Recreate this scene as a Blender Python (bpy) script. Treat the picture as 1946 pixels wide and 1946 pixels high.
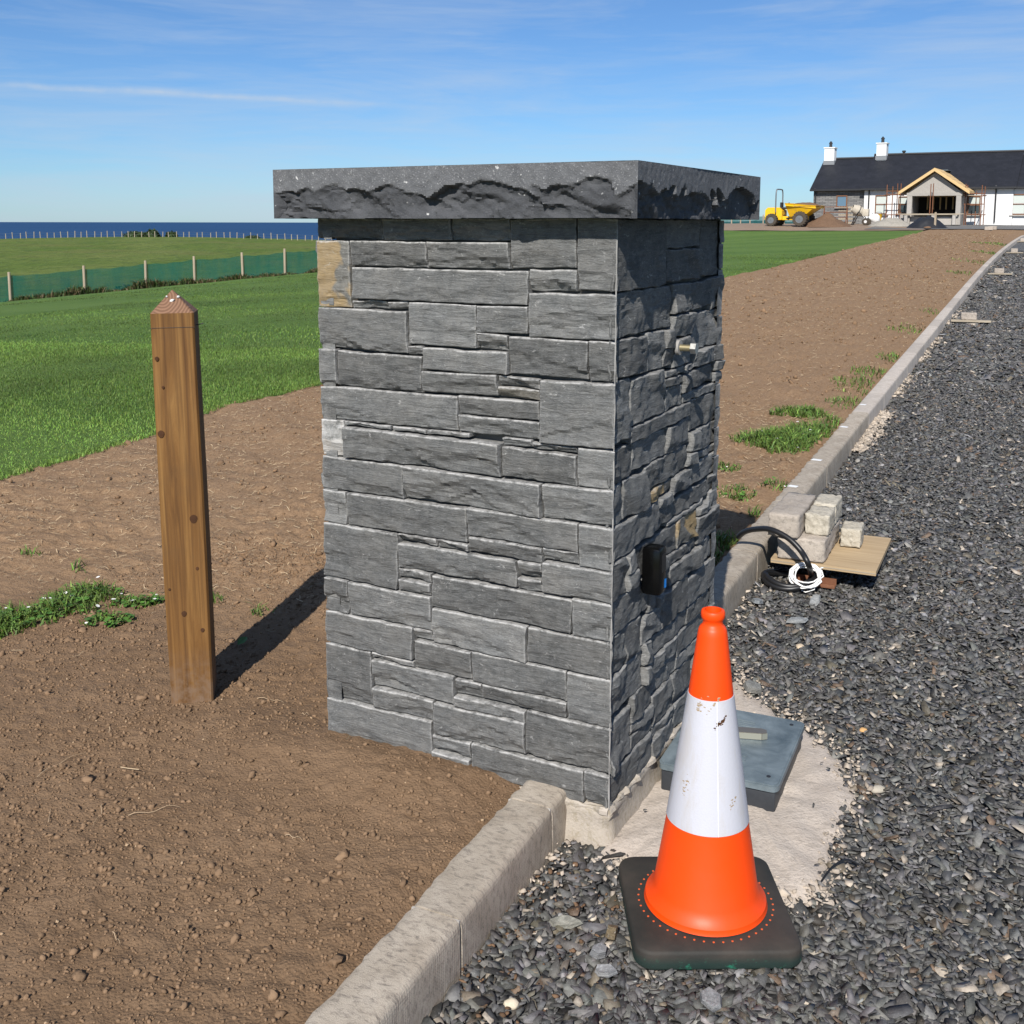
import bpy, bmesh, math, random
import numpy as np
from mathutils import Matrix, Vector, Euler
rng = np.random.default_rng(7); random.seed(7)
scene = bpy.context.scene
for o in list(bpy.data.objects): bpy.data.objects.remove(o)
COL = scene.collection
R = math.radians

# ------------------------------------------------------------------ camera calibration
EYE = 1.63; FPX = 2089.0; PCX = 975.0; PCY = 714.5       # focal length and principal point, in pixels of the 1946 px picture
PITCH = R(7.943); ROLL = R(0.09)
SUN_AZ = R(13.5); SUN_EL = R(39.0)                        # heading of the light over the ground, elevation
cam_d = bpy.data.cameras.new('camera'); cam = bpy.data.objects.new('camera', cam_d); COL.objects.link(cam)
cam_d.sensor_width = 36; cam_d.lens = 36 * FPX / 1946
cam_d.shift_x = -(PCX - 973) / 1946; cam_d.shift_y = (PCY - 973) / 1946
cam_d.clip_start = .05; cam_d.clip_end = 3e5
_f = Vector((0, math.cos(PITCH), -math.sin(PITCH))); _u = Vector((0, math.sin(PITCH), math.cos(PITCH))); _r = Vector((1, 0, 0))
_r2 = _r * math.cos(ROLL) + _u * math.sin(ROLL); _u2 = _u * math.cos(ROLL) - _r * math.sin(ROLL)
cam.matrix_world = Matrix.Translation((0, 0, EYE)) @ Matrix((_r2, _u2, -_f)).transposed().to_4x4()
scene.camera = cam

# ------------------------------------------------------------------ light and colour
sv = scene.view_settings; sv.view_transform = 'Standard'; sv.look = 'None'; sv.gamma = 1; sv.use_curve_mapping = False
sv.exposure = 0.38
scene.cycles.max_bounces = 5; scene.cycles.diffuse_bounces = 2; scene.cycles.glossy_bounces = 2; scene.cycles.transparent_max_bounces = 6
sun_d = bpy.data.lights.new('sun', 'SUN'); sun = bpy.data.objects.new('sun', sun_d); COL.objects.link(sun)
sun_d.energy = 4.75; sun_d.angle = R(.53); sun_d.color = (1, .955, .89)
sun_dir = Vector((math.sin(SUN_AZ) * math.cos(SUN_EL), math.cos(SUN_AZ) * math.cos(SUN_EL), -math.sin(SUN_EL)))
sun.rotation_euler = sun_dir.to_track_quat('-Z', 'Y').to_euler(); sun.location = (-3, -8, 9)

def ray(px, py):
    a = px - PCX; b = py - PCY
    u = a * math.cos(ROLL) + b * math.sin(ROLL); v = -a * math.sin(ROLL) + b * math.cos(ROLL)
    return np.array([u / FPX, math.cos(PITCH) - math.sin(PITCH) * v / FPX, -math.sin(PITCH) - math.cos(PITCH) * v / FPX])

class NT:
    """tiny node-tree writer"""
    def __init__(s, tree): s.t = tree; s.n = tree.nodes; s.l = tree.links
    def add(s, typ, props=None, **inp):
        nd = s.n.new(typ)
        for k, v in (props or {}).items(): setattr(nd, k, v)
        for k, v in inp.items():
            key = int(k[1:]) if k[0] == 'i' and k[1:].isdigit() else k.replace('_', ' ')
            s.set(nd.inputs[key], v)
        return nd
    def set(s, sock, v):
        if isinstance(v, bpy.types.NodeSocket): s.l.new(v, sock)
        elif isinstance(v, bpy.types.Node): s.l.new(v.outputs[0], sock)
        elif isinstance(v, tuple) and len(v) == 3 and sock.type == 'RGBA': sock.default_value = (*v, 1)
        else: sock.default_value = v
    def math(s, op, a, b=0.0, c=0.0, clamp=False):
        nd = s.add('ShaderNodeMath', {'operation': op, 'use_clamp': clamp}); s.set(nd.inputs[0], a); s.set(nd.inputs[1], b); s.set(nd.inputs[2], c); return nd.outputs[0]
    def vmath(s, op, a, b=None):
        nd = s.add('ShaderNodeVectorMath', {'operation': op}); s.set(nd.inputs[0], a)
        if b is not None: s.set(nd.inputs[1], b)
        return nd
    def mix(s, f, a, b, blend='MIX'):
        nd = s.add('ShaderNodeMix', {'data_type': 'RGBA', 'blend_type': blend}); s.set(nd.inputs[0], f); s.set(nd.inputs[6], a); s.set(nd.inputs[7], b); return nd.outputs[2]
    def noise(s, vec, scale, detail=4, rough=.55, dist=0.0):
        nd = s.add('ShaderNodeTexNoise', {}, Scale=scale, Detail=detail, Roughness=rough, Distortion=dist)
        if vec is not None: s.set(nd.inputs['Vector'], vec)
        return nd.outputs[0]
    def ramp(s, f, stops, interp='LINEAR'):
        nd = s.add('ShaderNodeValToRGB'); s.set(nd.inputs[0], f); cr = nd.color_ramp; cr.interpolation = interp
        while len(cr.elements) < len(stops): cr.elements.new(.5)
        for e, (p, c) in zip(cr.elements, stops):
            e.position = p; e.color = (*c, 1) if isinstance(c, tuple) else (c, c, c, 1)
        return nd.outputs[0]
    def map(s, vec, scale=(1, 1, 1), rot=(0, 0, 0), loc=(0, 0, 0)):
        nd = s.add('ShaderNodeMapping'); s.set(nd.inputs[0], vec); nd.inputs['Scale'].default_value = scale; nd.inputs['Rotation'].default_value = rot; nd.inputs['Location'].default_value = loc; return nd.outputs[0]
    def bump(s, h, strength=.5, dist=.01, normal=None):
        nd = s.add('ShaderNodeBump', {}, Strength=strength, Distance=dist); s.set(nd.inputs['Height'], h)
        if normal is not None: s.set(nd.inputs['Normal'], normal)
        return nd.outputs[0]
    def obj(s): return s.add('ShaderNodeTexCoord').outputs['Object']
    def pos(s): return s.add('ShaderNodeNewGeometry').outputs['Position']
    def rnd(s): return s.add('ShaderNodeObjectInfo').outputs['Random']
    def attr(s, name): return s.add('ShaderNodeAttribute', {'attribute_name': name})

MATS = {}
def material(name, fn=None, color=None, rough=.7, metal=0., spec=.5, bump=None):
    m = bpy.data.materials.new(name); m.use_nodes = True
    t = NT(m.node_tree); t.n.clear(); MATS[name] = m
    out = t.add('ShaderNodeOutputMaterial'); b = t.add('ShaderNodeBsdfPrincipled')
    b.inputs['Roughness'].default_value = rough; b.inputs['Metallic'].default_value = metal; b.inputs['Specular IOR Level'].default_value = spec
    if color is not None: b.inputs['Base Color'].default_value = (*color, 1)
    t.l.new(b.outputs[0], out.inputs[0])
    if fn: fn(t, b, out)
    return m

# ------------------------------------------------------------------ sky
world = bpy.data.worlds.new('World'); scene.world = world; world.use_nodes = True
def build_world():
    t = NT(world.node_tree); t.n.clear()
    out = t.add('ShaderNodeOutputWorld'); bg = t.add('ShaderNodeBackground'); t.l.new(bg.outputs[0], out.inputs[0])
    sky = t.add('ShaderNodeTexSky', {'sky_type': 'NISHITA', 'sun_disc': False, 'sun_elevation': SUN_EL, 'sun_rotation': math.pi + SUN_AZ,
                                     'altitude': 40., 'air_density': .85, 'dust_density': .2, 'ozone_density': 3.0})
    d = t.add('ShaderNodeTexCoord').outputs['Generated']
    # thin cirrus drawn out along the wind, and one fading contrail (fixed directions in the sky)
    c1 = t.noise(t.map(d, (1.3, 1.3, 11), (R(6), R(-8), 0)), 2.2, 6, .62, .6)
    c2 = t.noise(t.map(d, (3, 3, 30), (R(4), R(-10), R(30))), 2.6, 5, .6, .4)
    cir = t.math('ADD', t.math('MULTIPLY', t.ramp(c1, [(.40, 0.), (.74, 1.)]), .46), t.math('MULTIPLY', t.ramp(c2, [(.46, 0.), (.8, 1.)]), .22))
    a = ray(0, 160); b = ray(720, 199); a /= np.linalg.norm(a); b /= np.linalg.norm(b)
    n = np.cross(a, b); n /= np.linalg.norm(n); tang = np.cross(n, a)
    wob = t.math('MULTIPLY', t.math('SUBTRACT', t.noise(d, 26, 4), .5), .0045)
    across = t.math('ADD', t.vmath('DOT_PRODUCT', d, tuple(n)).outputs['Value'], wob)
    along = t.vmath('DOT_PRODUCT', d, tuple(tang)).outputs['Value']
    g = t.math('POWER', 2.718, t.math('MULTIPLY', t.math('MULTIPLY', across, across), -1 / (.0026 ** 2)))
    fade = t.ramp(along, [(0., 1.), (.22, .9), (.37, 0.)])
    tr = t.math('MULTIPLY', t.math('MULTIPLY', g, fade), t.ramp(t.noise(d, 55, 3), [(.3, .35), (.62, .75)]))
    cloud = t.math('MINIMUM', t.math('ADD', cir, t.math('MULTIPLY', tr, .62)), .9)
    base = t.mix(1.0, sky.outputs[0], (.62, .86, 1.12), 'MULTIPLY')
    t.set(bg.inputs[0], t.mix(cloud, base, (5.6, 6.6, 7.9)))
    bg.inputs[1].default_value = .074
build_world()

# ------------------------------------------------------------------ the lie of the land
def sstep(a, b, x):
    t = np.clip((np.asarray(x, float) - a) / (b - a), 0, 1); return t * t * (3 - 2 * t)
KYAW = R(25.2); K0 = np.array([.119, 2.695])               # outer top edge of the kerb where it meets the pillar
KD = np.array([math.sin(KYAW), math.cos(KYAW)]); KN = np.array([-math.cos(KYAW), math.sin(KYAW)])
def st(x, y): return (x - K0[0]) * KN[0] + (y - K0[1]) * KN[1], (x - K0[0]) * KD[0] + (y - K0[1]) * KD[1]
def xy(s, t): return K0[0] + s * KN[0] + t * KD[0], K0[1] + s * KN[1] + t * KD[1]
def bend(t): return -.00045 * np.maximum(0, np.asarray(t, float) - 20) ** 2 - .05 * np.maximum(0, np.asarray(t, float) - 55) ** 2
def rise(y): return np.interp(y, [-100, 2.2, 3.4, 80, 86, 92, 110, 150, 420], [0, 0, .012, 1.43, 1.46, 1.40, .9, -1.0, -42])
def land(x, y):
    x = np.asarray(x, float); y = np.asarray(y, float)
    s, _ = st(x, y); sc = np.clip(s, 0, 44)
    z = .105 + rise(y) - .00463 * sc ** 1.75 * (1 - sstep(60, 75, y) * sstep(2, 9, x))
    zf = -2.75 + 1.45 * np.exp(-.5 * ((x + 76) / 34) ** 2) * sstep(85, 225, y) - 32 * sstep(232, 345, y)
    w = sstep(50, 80, y) * (1 - sstep(0, .16, x / np.maximum(y, 1)))
    return z * (1 - w) + zf * w
def drive(y): return rise(y)
def hit(px, py, f, lo=.6, hi=380):
    d = ray(px, py); Y = np.geomspace(lo, hi, 6000); k = Y / d[1]
    below = EYE + d[2] * k <= np.broadcast_to(f(d[0] * k, Y), Y.shape)
    i = int(np.argmax(below)) if below.any() else -1
    return np.array([d[0] * k[i], Y[i], EYE + d[2] * k[i]])
LAND = lambda x, y: land(x, y)
DRIVE = lambda x, y: drive(y)
def onplane(px, py, n, p):
    d = ray(px, py); o = np.array([0, 0, EYE]); n = np.array(n, float)
    return o + d * (((np.array(p, float) - o) @ n) / (d @ n))

# ------------------------------------------------------------------ noise and mesh helpers
def _h(i, j, k):
    n = (i * 73856093) ^ (j * 19349663) ^ (k * 83492791)
    n = (n ^ (n >> 13)) * 1274126177 & 0x7fffffff
    return ((n ^ (n >> 16)) & 0xffff) / 65535.0
def vnoise(p):
    p = np.asarray(p, float); i = np.floor(p).astype(np.int64); f = p - i; f = f * f * (3 - 2 * f)
    r = 0
    for a in (0, 1):
        for b in (0, 1):
            for c in (0, 1):
                w = (f[..., 0] if a else 1 - f[..., 0]) * (f[..., 1] if b else 1 - f[..., 1]) * (f[..., 2] if c else 1 - f[..., 2])
                r = r + w * _h(i[..., 0] + a, i[..., 1] + b, i[..., 2] + c)
    return r * 2 - 1
def fbm(p, octv=4, gain=.5):
    p = np.asarray(p, float); r = 0; a = 1.; 
    for k in range(octv):
        r = r + a * vnoise(p * (2.03 ** k) + 17.3 * k); a *= gain
    return r
def p3(x, y, z=0.): return np.stack(np.broadcast_arrays(np.asarray(x, float), np.asarray(y, float), np.asarray(z, float)), -1)

def fast_mesh(name, V, T, mat, parent=None, smooth=False, col=None, loc=None, rot=None, attr='tint'):
    """triangle or quad soup, given as arrays; every index in T"""
    V = np.ascontiguousarray(V, np.float32); T = np.ascontiguousarray(T, np.int32)
    me = bpy.data.meshes.new(name); k = T.shape[1]
    me.vertices.add(len(V)); me.vertices.foreach_set('co', V.ravel())
    me.loops.add(T.size); me.loops.foreach_set('vertex_index', T.ravel())
    me.polygons.add(len(T)); me.polygons.foreach_set('loop_start', np.arange(0, T.size, k, dtype=np.int32))
    me.polygons.foreach_set('loop_total', np.full(len(T), k, np.int32))
    if smooth: me.polygons.foreach_set('use_smooth', np.ones(len(T), bool))
    if col is not None:
        a = me.color_attributes.new(attr, 'FLOAT_COLOR', 'POINT')
        c = np.ones((len(V), 4), np.float32); c[:, :3] = col; a.data.foreach_set('color', c.ravel())
    me.update(); me.validate()
    if mat: me.materials.append(MATS[mat] if isinstance(mat, str) else mat)
    return link(name, me, parent, loc, rot)
def link(name, me, parent=None, loc=None, rot=None):
    o = bpy.data.objects.new(name, me); COL.objects.link(o)
    if parent: o.parent = parent
    if loc is not None: o.location = tuple(loc)
    if rot is not None: o.rotation_euler = rot
    return o
def tag(o, label=None, cat=None, group=None, kind=None):
    for k, v in (('label', label), ('category', cat), ('group', group), ('kind', kind)):
        if v: o[k] = v
    return o
def thing(name, label, cat, loc=(0, 0, 0), rz=0., group=None):
    o = bpy.data.objects.new(name, None); COL.objects.link(o); o.empty_display_size = .1
    o.location = tuple(float(v) for v in loc); o.rotation_euler = (0, 0, rz)
    return tag(o, label, cat, group)
class MB:
    def __init__(s): s.v = []; s.f = []
    def add(s, V, F, M=None):
        n = len(s.v); V = [Vector(v) for v in V]
        if M is not None: V = [M @ v for v in V]
        s.v += [tuple(v) for v in V]; s.f += [tuple(i + n for i in f) for f in F]; return s
    def box(s, c, d, M=None, bev=0.):
        hx, hy, hz = d[0] / 2, d[1] / 2, d[2] / 2
        if bev <= 0:
            V = [(c[0] + a * hx, c[1] + b * hy, c[2] + e * hz) for a in (-1, 1) for b in (-1, 1) for e in (-1, 1)]
            F = [(0, 1, 3, 2), (4, 6, 7, 5), (0, 4, 5, 1), (2, 3, 7, 6), (0, 2, 6, 4), (1, 5, 7, 3)]
            return s.add(V, F, M)
        bm = bmesh.new(); bmesh.ops.create_cube(bm, size=1)
        for v in bm.verts: v.co = Vector((v.co.x * d[0], v.co.y * d[1], v.co.z * d[2]))
        bmesh.ops.bevel(bm, geom=bm.edges[:], offset=bev, segments=2, profile=.5, affect='EDGES')
        bm.verts.index_update()
        s.add([v.co + Vector(c) for v in bm.verts], [[v.index for v in f.verts] for f in bm.faces], M); bm.free(); return s
    def prism(s, pts, z0, z1, M=None):
        n = len(pts)
        V = [(p[0], p[1], z0) for p in pts] + [(p[0], p[1], z1) for p in pts]
        F = [tuple(range(n - 1, -1, -1)), tuple(range(n, 2 * n))] + [(i, (i + 1) % n, n + (i + 1) % n, n + i) for i in range(n)]
        return s.add(V, F, M)
    def lathe(s, prof, n=48, M=None, c=(0, 0)):
        V = []; F = []
        for r, z in prof:
            for k in range(n): a = 2 * math.pi * k / n; V.append((c[0] + r * math.cos(a), c[1] + r * math.sin(a), z))
        for i in range(len(prof) - 1):
            for k in range(n): F.append((i * n + k, i * n + (k + 1) % n, (i + 1) * n + (k + 1) % n, (i + 1) * n + k))
        return s.add(V, F, M)
    def tube(s, P, r, n=8, cap=True, M=None):
        P = [Vector(p) for p in P]; V = []; F = []; up = Vector((0, 0, 1)); N = None
        rs = r if isinstance(r, (list, tuple)) else [r] * len(P)
        for i, p in enumerate(P):
            d = (P[min(i + 1, len(P) - 1)] - P[max(i - 1, 0)]).normalized()
            if N is None:
                N = d.cross(up if abs(d.z) < .95 else Vector((1, 0, 0))).normalized()
            else: N = (N - d * N.dot(d)).normalized()
            B = d.cross(N)
            for k in range(n):
                a = 2 * math.pi * k / n; V.append(p + (N * math.cos(a) + B * math.sin(a)) * rs[i])
        for i in range(len(P) - 1):
            for k in range(n): F.append((i * n + k, i * n + (k + 1) % n, (i + 1) * n + (k + 1) % n, (i + 1) * n + k))
        if cap: F += [tuple(range(n - 1, -1, -1)), tuple(range((len(P) - 1) * n, len(P) * n))]
        return s.add(V, F, M)
    def mesh(s, name, mat, smooth=False):
        me = bpy.data.meshes.new(name); me.from_pydata(s.v, [], s.f); me.update()
        if mat: me.materials.append(MATS[mat])
        if smooth:
            me.polygons.foreach_set('use_smooth', np.ones(len(me.polygons), bool))
            try: me.set_sharp_from_angle(angle=R(38))
            except Exception: pass
        return me
    def build(s, name, mat, parent=None, smooth=False, loc=None, rot=None):
        return link(name, s.mesh(name, mat, smooth), parent, loc, rot)
def spline(P, n=8):
    """Catmull-Rom through the points"""
    P = [Vector(p) for p in P]; out = []
    for i in range(len(P) - 1):
        a, b, c, d = P[max(i - 1, 0)], P[i], P[i + 1], P[min(i + 2, len(P) - 1)]
        for k in range(n):
            u = k / n
            out.append(.5 * ((2 * b) + (c - a) * u + (2 * a - 5 * b + 4 * c - d) * u * u + (3 * b - a - 3 * c + d) * u ** 3))
    out.append(P[-1]); return out
def rot_many(n, tilt):
    """n random rotation matrices: any turn about z, then a tilt up to `tilt` radians"""
    a = rng.uniform(0, 2 * math.pi, n); b = rng.uniform(0, 2 * math.pi, n); t = tilt * np.sqrt(rng.uniform(0, 1, n))
    ca, sa = np.cos(a), np.sin(a); Z = np.zeros((n, 3, 3)); Z[:, 0, 0] = ca; Z[:, 0, 1] = -sa; Z[:, 1, 0] = sa; Z[:, 1, 1] = ca; Z[:, 2, 2] = 1
    ax = np.stack([np.cos(b), np.sin(b), 0 * b], 1); K = np.zeros((n, 3, 3))
    K[:, 0, 1] = -ax[:, 2]; K[:, 0, 2] = ax[:, 1]; K[:, 1, 0] = ax[:, 2]; K[:, 1, 2] = -ax[:, 0]; K[:, 2, 0] = -ax[:, 1]; K[:, 2, 1] = ax[:, 0]
    I = np.eye(3)[None]; T = I + np.sin(t)[:, None, None] * K + (1 - np.cos(t))[:, None, None] * (K @ K)
    return T @ Z
def scatter(templates, pos, size, tilt, cols):
    """copies of small templates (V,T) -> one vertex, face and colour array"""
    VV = []; TT = []; CC = []; base = 0; pick = rng.integers(0, len(templates), len(pos))
    for k, (V, T) in enumerate(templates):
        m = pick == k; n = int(m.sum())
        if not n: continue
        M = rot_many(n, tilt); sz = size[m]
        if sz.ndim == 1: sz = np.repeat(sz[:, None], 3, 1)
        W = np.einsum('nij,nvj->nvi', M, V[None] * sz[:, None, :]) + pos[m][:, None, :]
        VV.append(W.reshape(-1, 3)); TT.append((T[None] + (np.arange(n) * len(V))[:, None, None] + base).reshape(-1, 3))
        CC.append(np.repeat(cols[m], len(V), 0)); base += n * len(V)
    return np.concatenate(VV), np.concatenate(TT), np.concatenate(CC)
def chip_templates(k, seed):
    g = np.random.default_rng(seed); out = []
    for _ in range(k):
        n = int(g.integers(4, 6)); a = np.sort(np.arange(n) / n * 2 * np.pi + g.uniform(-.5, .5, n)); r = g.uniform(.55, 1.25, n); el = g.uniform(.45, .85)
        x = np.cos(a) * r; y = np.sin(a) * r * el; h = g.uniform(.10, .26)
        k1 = g.uniform(.78, 1.02, n); dx, dy = g.uniform(-.15, .15, 2)
        top = np.stack([x * k1 + dx, y * k1 + dy, h * g.uniform(.55, 1.1, n)], 1); bot = np.stack([x, y, np.full(n, -.1) + g.uniform(-.1, .1, n)], 1)
        V = np.concatenate([bot, top]); T = [(i, (i + 1) % n, n + (i + 1) % n) for i in range(n)] + [(i, n + (i + 1) % n, n + i) for i in range(n)] + [(n, n + i, n + i + 1) for i in range(1, n - 1)]
        out.append((V * .5, np.array(T)))
    return out
def ico_templates(k, seed, sub=1, amp=.18):
    g = np.random.default_rng(seed); out = []
    for _ in range(k):
        bm = bmesh.new(); bmesh.ops.create_icosphere(bm, subdivisions=sub, radius=.5)
        V = np.array([v.co[:] for v in bm.verts]); T = np.array([[v.index for v in f.verts] for f in bm.faces]); bm.free()
        V = V * (1 + amp * fbm(V * 3.6 + g.uniform(0, 50, 3), 2)[:, None] + .35 * amp * fbm(V * 9 + g.uniform(0, 50, 3), 2)[:, None]) * g.uniform(.7, 1.15, 3)
        out.append((V, T))
    return out

# ------------------------------------------------------------------ materials
def m_slate(t, b, o, tint=(1, 1, 1), stain=None, dustk=1.0):
    p = t.obj(); rn = t.rnd()
    off = t.vmath('ADD', p, t.vmath('SCALE', t.add('ShaderNodeCombineXYZ', {}, X=rn, Y=rn, Z=rn).outputs[0])); off.inputs[1].default_value = (0, 0, 0)
    sc = t.add('ShaderNodeVectorMath', {'operation': 'SCALE'}); t.set(sc.inputs[0], t.add('ShaderNodeCombineXYZ', {}, X=rn, Y=rn, Z=rn).outputs[0]); sc.inputs['Scale'].default_value = 40
    q = t.vmath('ADD', p, sc.outputs[0]).outputs[0]
    lay = t.noise(t.map(q, (7, 7, 44), (R(3), R(2.5), 0)), 1.6, 7, .68, 1.3)      # cleavage layers
    mott = t.noise(q, 9, 6, .6)
    fine = t.noise(t.map(q, (1, 1, 2.2)), 170, 4, .7)
    c = t.ramp(lay, [(.25, (.048, .050, .050)), (.5, (.096, .098, .096)), (.74, (.168, .170, .165))])
    c = t.mix(t.math('MULTIPLY', t.ramp(mott, [(.42, 0.), (.68, 1.)]), .55), c, (.165, .157, .142)); c = t.mix(t.math('MULTIPLY', t.ramp(t.noise(t.map(q, (1, 1, 2.6)), 26, 7, .75, .9), [(.50, 0.), (.62, 1.)]), .5), c, (.042, .044, .046))
    c = t.mix(t.math('MULTIPLY', t.ramp(fine, [(.52, 0.), (.72, 1.)]), .45), c, (.27, .275, .275))
    sh = t.add('ShaderNodeMapRange', {}, Value=rn); sh.inputs[3].default_value = .66; sh.inputs[4].default_value = 1.32
    c = t.mix(1.0, c, t.add('ShaderNodeCombineColor', {}, Red=sh.outputs[0], Green=sh.outputs[0], Blue=sh.outputs[0]).outputs[0], 'MULTIPLY')
    c = t.mix(1.0, c, tint, 'MULTIPLY')
    if stain:
        m = t.ramp(t.noise(q, stain[3], 3, .5, .3), [(stain[4], 0.), (stain[4] + .04, 1.)])
        c = t.mix(m, c, t.mix(t.noise(q, 60, 4), stain[:3], tuple(v * .6 for v in stain[:3])))
    dust = t.attr('tint').outputs['Fac']                                        # mortar dust along the arrises
    dn = t.math('MULTIPLY', t.math('MULTIPLY', dust, t.ramp(t.noise(q, 45, 6, .7), [(.34, 0.), (.58, 1.)])), .9 * dustk)
    lime = t.math('MULTIPLY', t.ramp(t.noise(t.map(q, (1, 1, 1.7)), 30, 8, .8, 1.6), [(.585, 0.), (.66, 1.)]), .6)
    c = t.mix(t.math('MAXIMUM', dn, lime), c, (.50, .49, .47))
    t.set(b.inputs['Base Color'], c); b.inputs['Roughness'].default_value = .78; b.inputs['Specular IOR Level'].default_value = .35
    n1 = t.bump(lay, .75, .008)
    t.set(b.inputs['Normal'], t.bump(fine, .55, .003, n1))
material('slate', m_slate)
material('slate_tan', lambda t, b, o: m_slate(t, b, o, (1, .97, .9), (.33, .235, .115, 7, .46)))
material('slate_brown', lambda t, b, o: m_slate(t, b, o, (1.0, .92, .78)))
material('slate_dusty', lambda t, b, o: m_slate(t, b, o, (1.15, 1.15, 1.12), (.40, .37, .33, 10, .47), 1.6))
def m_cap(t, b, o):
    p = t.obj()
    n1 = t.noise(p, 14, 6, .6); sp = t.add('ShaderNodeTexVoronoi', {}, Scale=150.); t.set(sp.inputs['Vector'], p)
    sp2 = t.noise(p, 240, 3, .7); sawn = t.attr('tint').outputs['Fac']
    c = t.ramp(n1, [(.3, (.050, .052, .057)), (.7, (.085, .087, .093))])
    c = t.mix(t.math('MULTIPLY', sawn, t.ramp(t.noise(p, 30, 6, .7), [(.3, .25), (.7, .75)])), c, (.165, .167, .172))
    c = t.mix(t.math('MULTIPLY', t.ramp(sp2, [(.60, 0.), (.70, 1.)]), t.math('ADD', .10, t.math('MULTIPLY', sawn, .5))), c, (.50, .50, .50))
    big = t.math('MULTIPLY', t.ramp(t.noise(p, 48, 2, .5), [(.71, 0.), (.75, 1.)]), .75)
    c = t.mix(big, c, (.60, .59, .57))
    t.set(b.inputs['Base Color'], c); b.inputs['Roughness'].default_value = .82; b.inputs['Specular IOR Level'].default_value = .3
    t.set(b.inputs['Normal'], t.bump(sp2, .5, .003, t.bump(t.noise(p, 60, 6, .65), .5, .005)))
material('capstone', m_cap)
def m_conc(base, var, stain=None, gr=220, bs=.4, grid=False):
    def f(t, b, o):
        p = t.obj(); n = t.noise(p, 11, 6, .6, .3); g = t.noise(p, gr, 3, .7)
        c = t.mix(t.ramp(n, [(.3, 0.), (.7, 1.)]), base, var); rb = t.add('ShaderNodeMapRange', {}, Value=t.rnd()); rb.inputs[3].default_value = .86; rb.inputs[4].default_value = 1.12; c = t.mix(1., c, t.add('ShaderNodeCombineColor', {}, Red=rb.outputs[0], Green=rb.outputs[0], Blue=rb.outputs[0]).outputs[0], 'MULTIPLY')
        c = t.mix(t.math('MULTIPLY', t.ramp(g, [(.5, 0.), (.75, 1.)]), .35), c, tuple(v * .55 for v in base))
        if stain: c = t.mix(t.math('MULTIPLY', t.ramp(t.noise(t.map(p, (1, 2.5, 1)), 34, 8, .8, .5), [(.49, 0.), (.62, 1.)]), .7), c, stain)
        t.set(b.inputs['Base Color'], c); b.inputs['Roughness'].default_value = .9; b.inputs['Specular IOR Level'].default_value = .25
        h = t.bump(g, bs, .004, t.bump(n, .3, .006))
        if grid:
            w1 = t.add('ShaderNodeTexWave', {'bands_direction': 'Y', 'wave_profile': 'SIN'}, Scale=38., Distortion=.6); t.set(w1.inputs['Vector'], p)
            w2 = t.add('ShaderNodeTexWave', {'bands_direction': 'Z', 'wave_profile': 'SIN'}, Scale=38., Distortion=.6); t.set(w2.inputs['Vector'], p)
            nz = t.math('ABSOLUTE', t.add('ShaderNodeSeparateXYZ', {}, Vector=t.add('ShaderNodeNewGeometry').outputs['True Normal']).outputs[2]); h = t.bump(t.math('MULTIPLY', t.math('MULTIPLY', w1.outputs['Fac'], w2.outputs['Fac']), t.math('SUBTRACT', 1., nz, clamp=True)), .35, .003, h)
        t.set(b.inputs['Normal'], h)
    return f
material('mortar', m_conc((.10, .095, .088), (.16, .15, .135), None, 160))  # core mortar, darkened so its colour carries the shadow in the joints
material('joint', m_conc((.40, .37, .33), (.46, .43, .39), None, 160))
material('mortar_white', m_conc((.30, .29, .27), (.38, .365, .345), None, 300, .2))
material('foundation', m_conc((.40, .35, .29), (.46, .41, .35), (.26, .22, .15), 150, .6))
material('kerb_concrete', m_conc((.34, .288, .226), (.47, .41, .335), (.13, .112, .095), 320, .5, True))
material('kerb_far', m_conc((.43, .375, .32), (.53, .475, .415), (.28, .245, .21), 320, .3))
material('block_concrete', m_conc((.36, .31, .26), (.46, .405, .345), (.19, .165, .14), 60, 1.))
material('block_pale', m_conc((.38, .345, .28), (.48, .44, .365), (.21, .19, .15), 60, 1.))
material('pad_concrete', m_conc((.44, .378, .32), (.52, .455, .39), (.29, .25, .21), 120, .9))
def m_vcol(rough=.9, spec=.3, bump=None, sss=False):
    def f(t, b, o):
        t.set(b.inputs['Base Color'], t.attr('tint').outputs['Color']); b.inputs['Roughness'].default_value = rough; b.inputs['Specular IOR Level'].default_value = spec
        if bump: t.set(b.inputs['Normal'], t.bump(t.noise(t.pos(), bump, 4, .65), .5, .004))
        if sss: b.inputs['Subsurface Weight'].default_value = 0
    return f
def m_chip(t, b, o):
    c = t.attr('tint').outputs['Color']; p = t.pos(); n = t.noise(p, 90, 5, .7)
    c = t.mix(1.0, c, t.ramp(n, [(.25, .62), (.75, 1.35)]), 'MULTIPLY')
    c = t.mix(t.math('MULTIPLY', t.ramp(t.noise(p, 190, 4, .75, 1.), [(.60, 0.), (.70, 1.)]), .45), c, (.36, .36, .34))
    t.set(b.inputs['Base Color'], c); b.inputs['Roughness'].default_value = .62; b.inputs['Specular IOR Level'].default_value = .45
    t.set(b.inputs['Normal'], t.bump(n, .55, .004))
material('chip', m_chip)
material('clod', m_vcol(.95, .15, 160))
material('blade', m_vcol(.6, .3))
material('straw', m_vcol(.8, .3))
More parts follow.
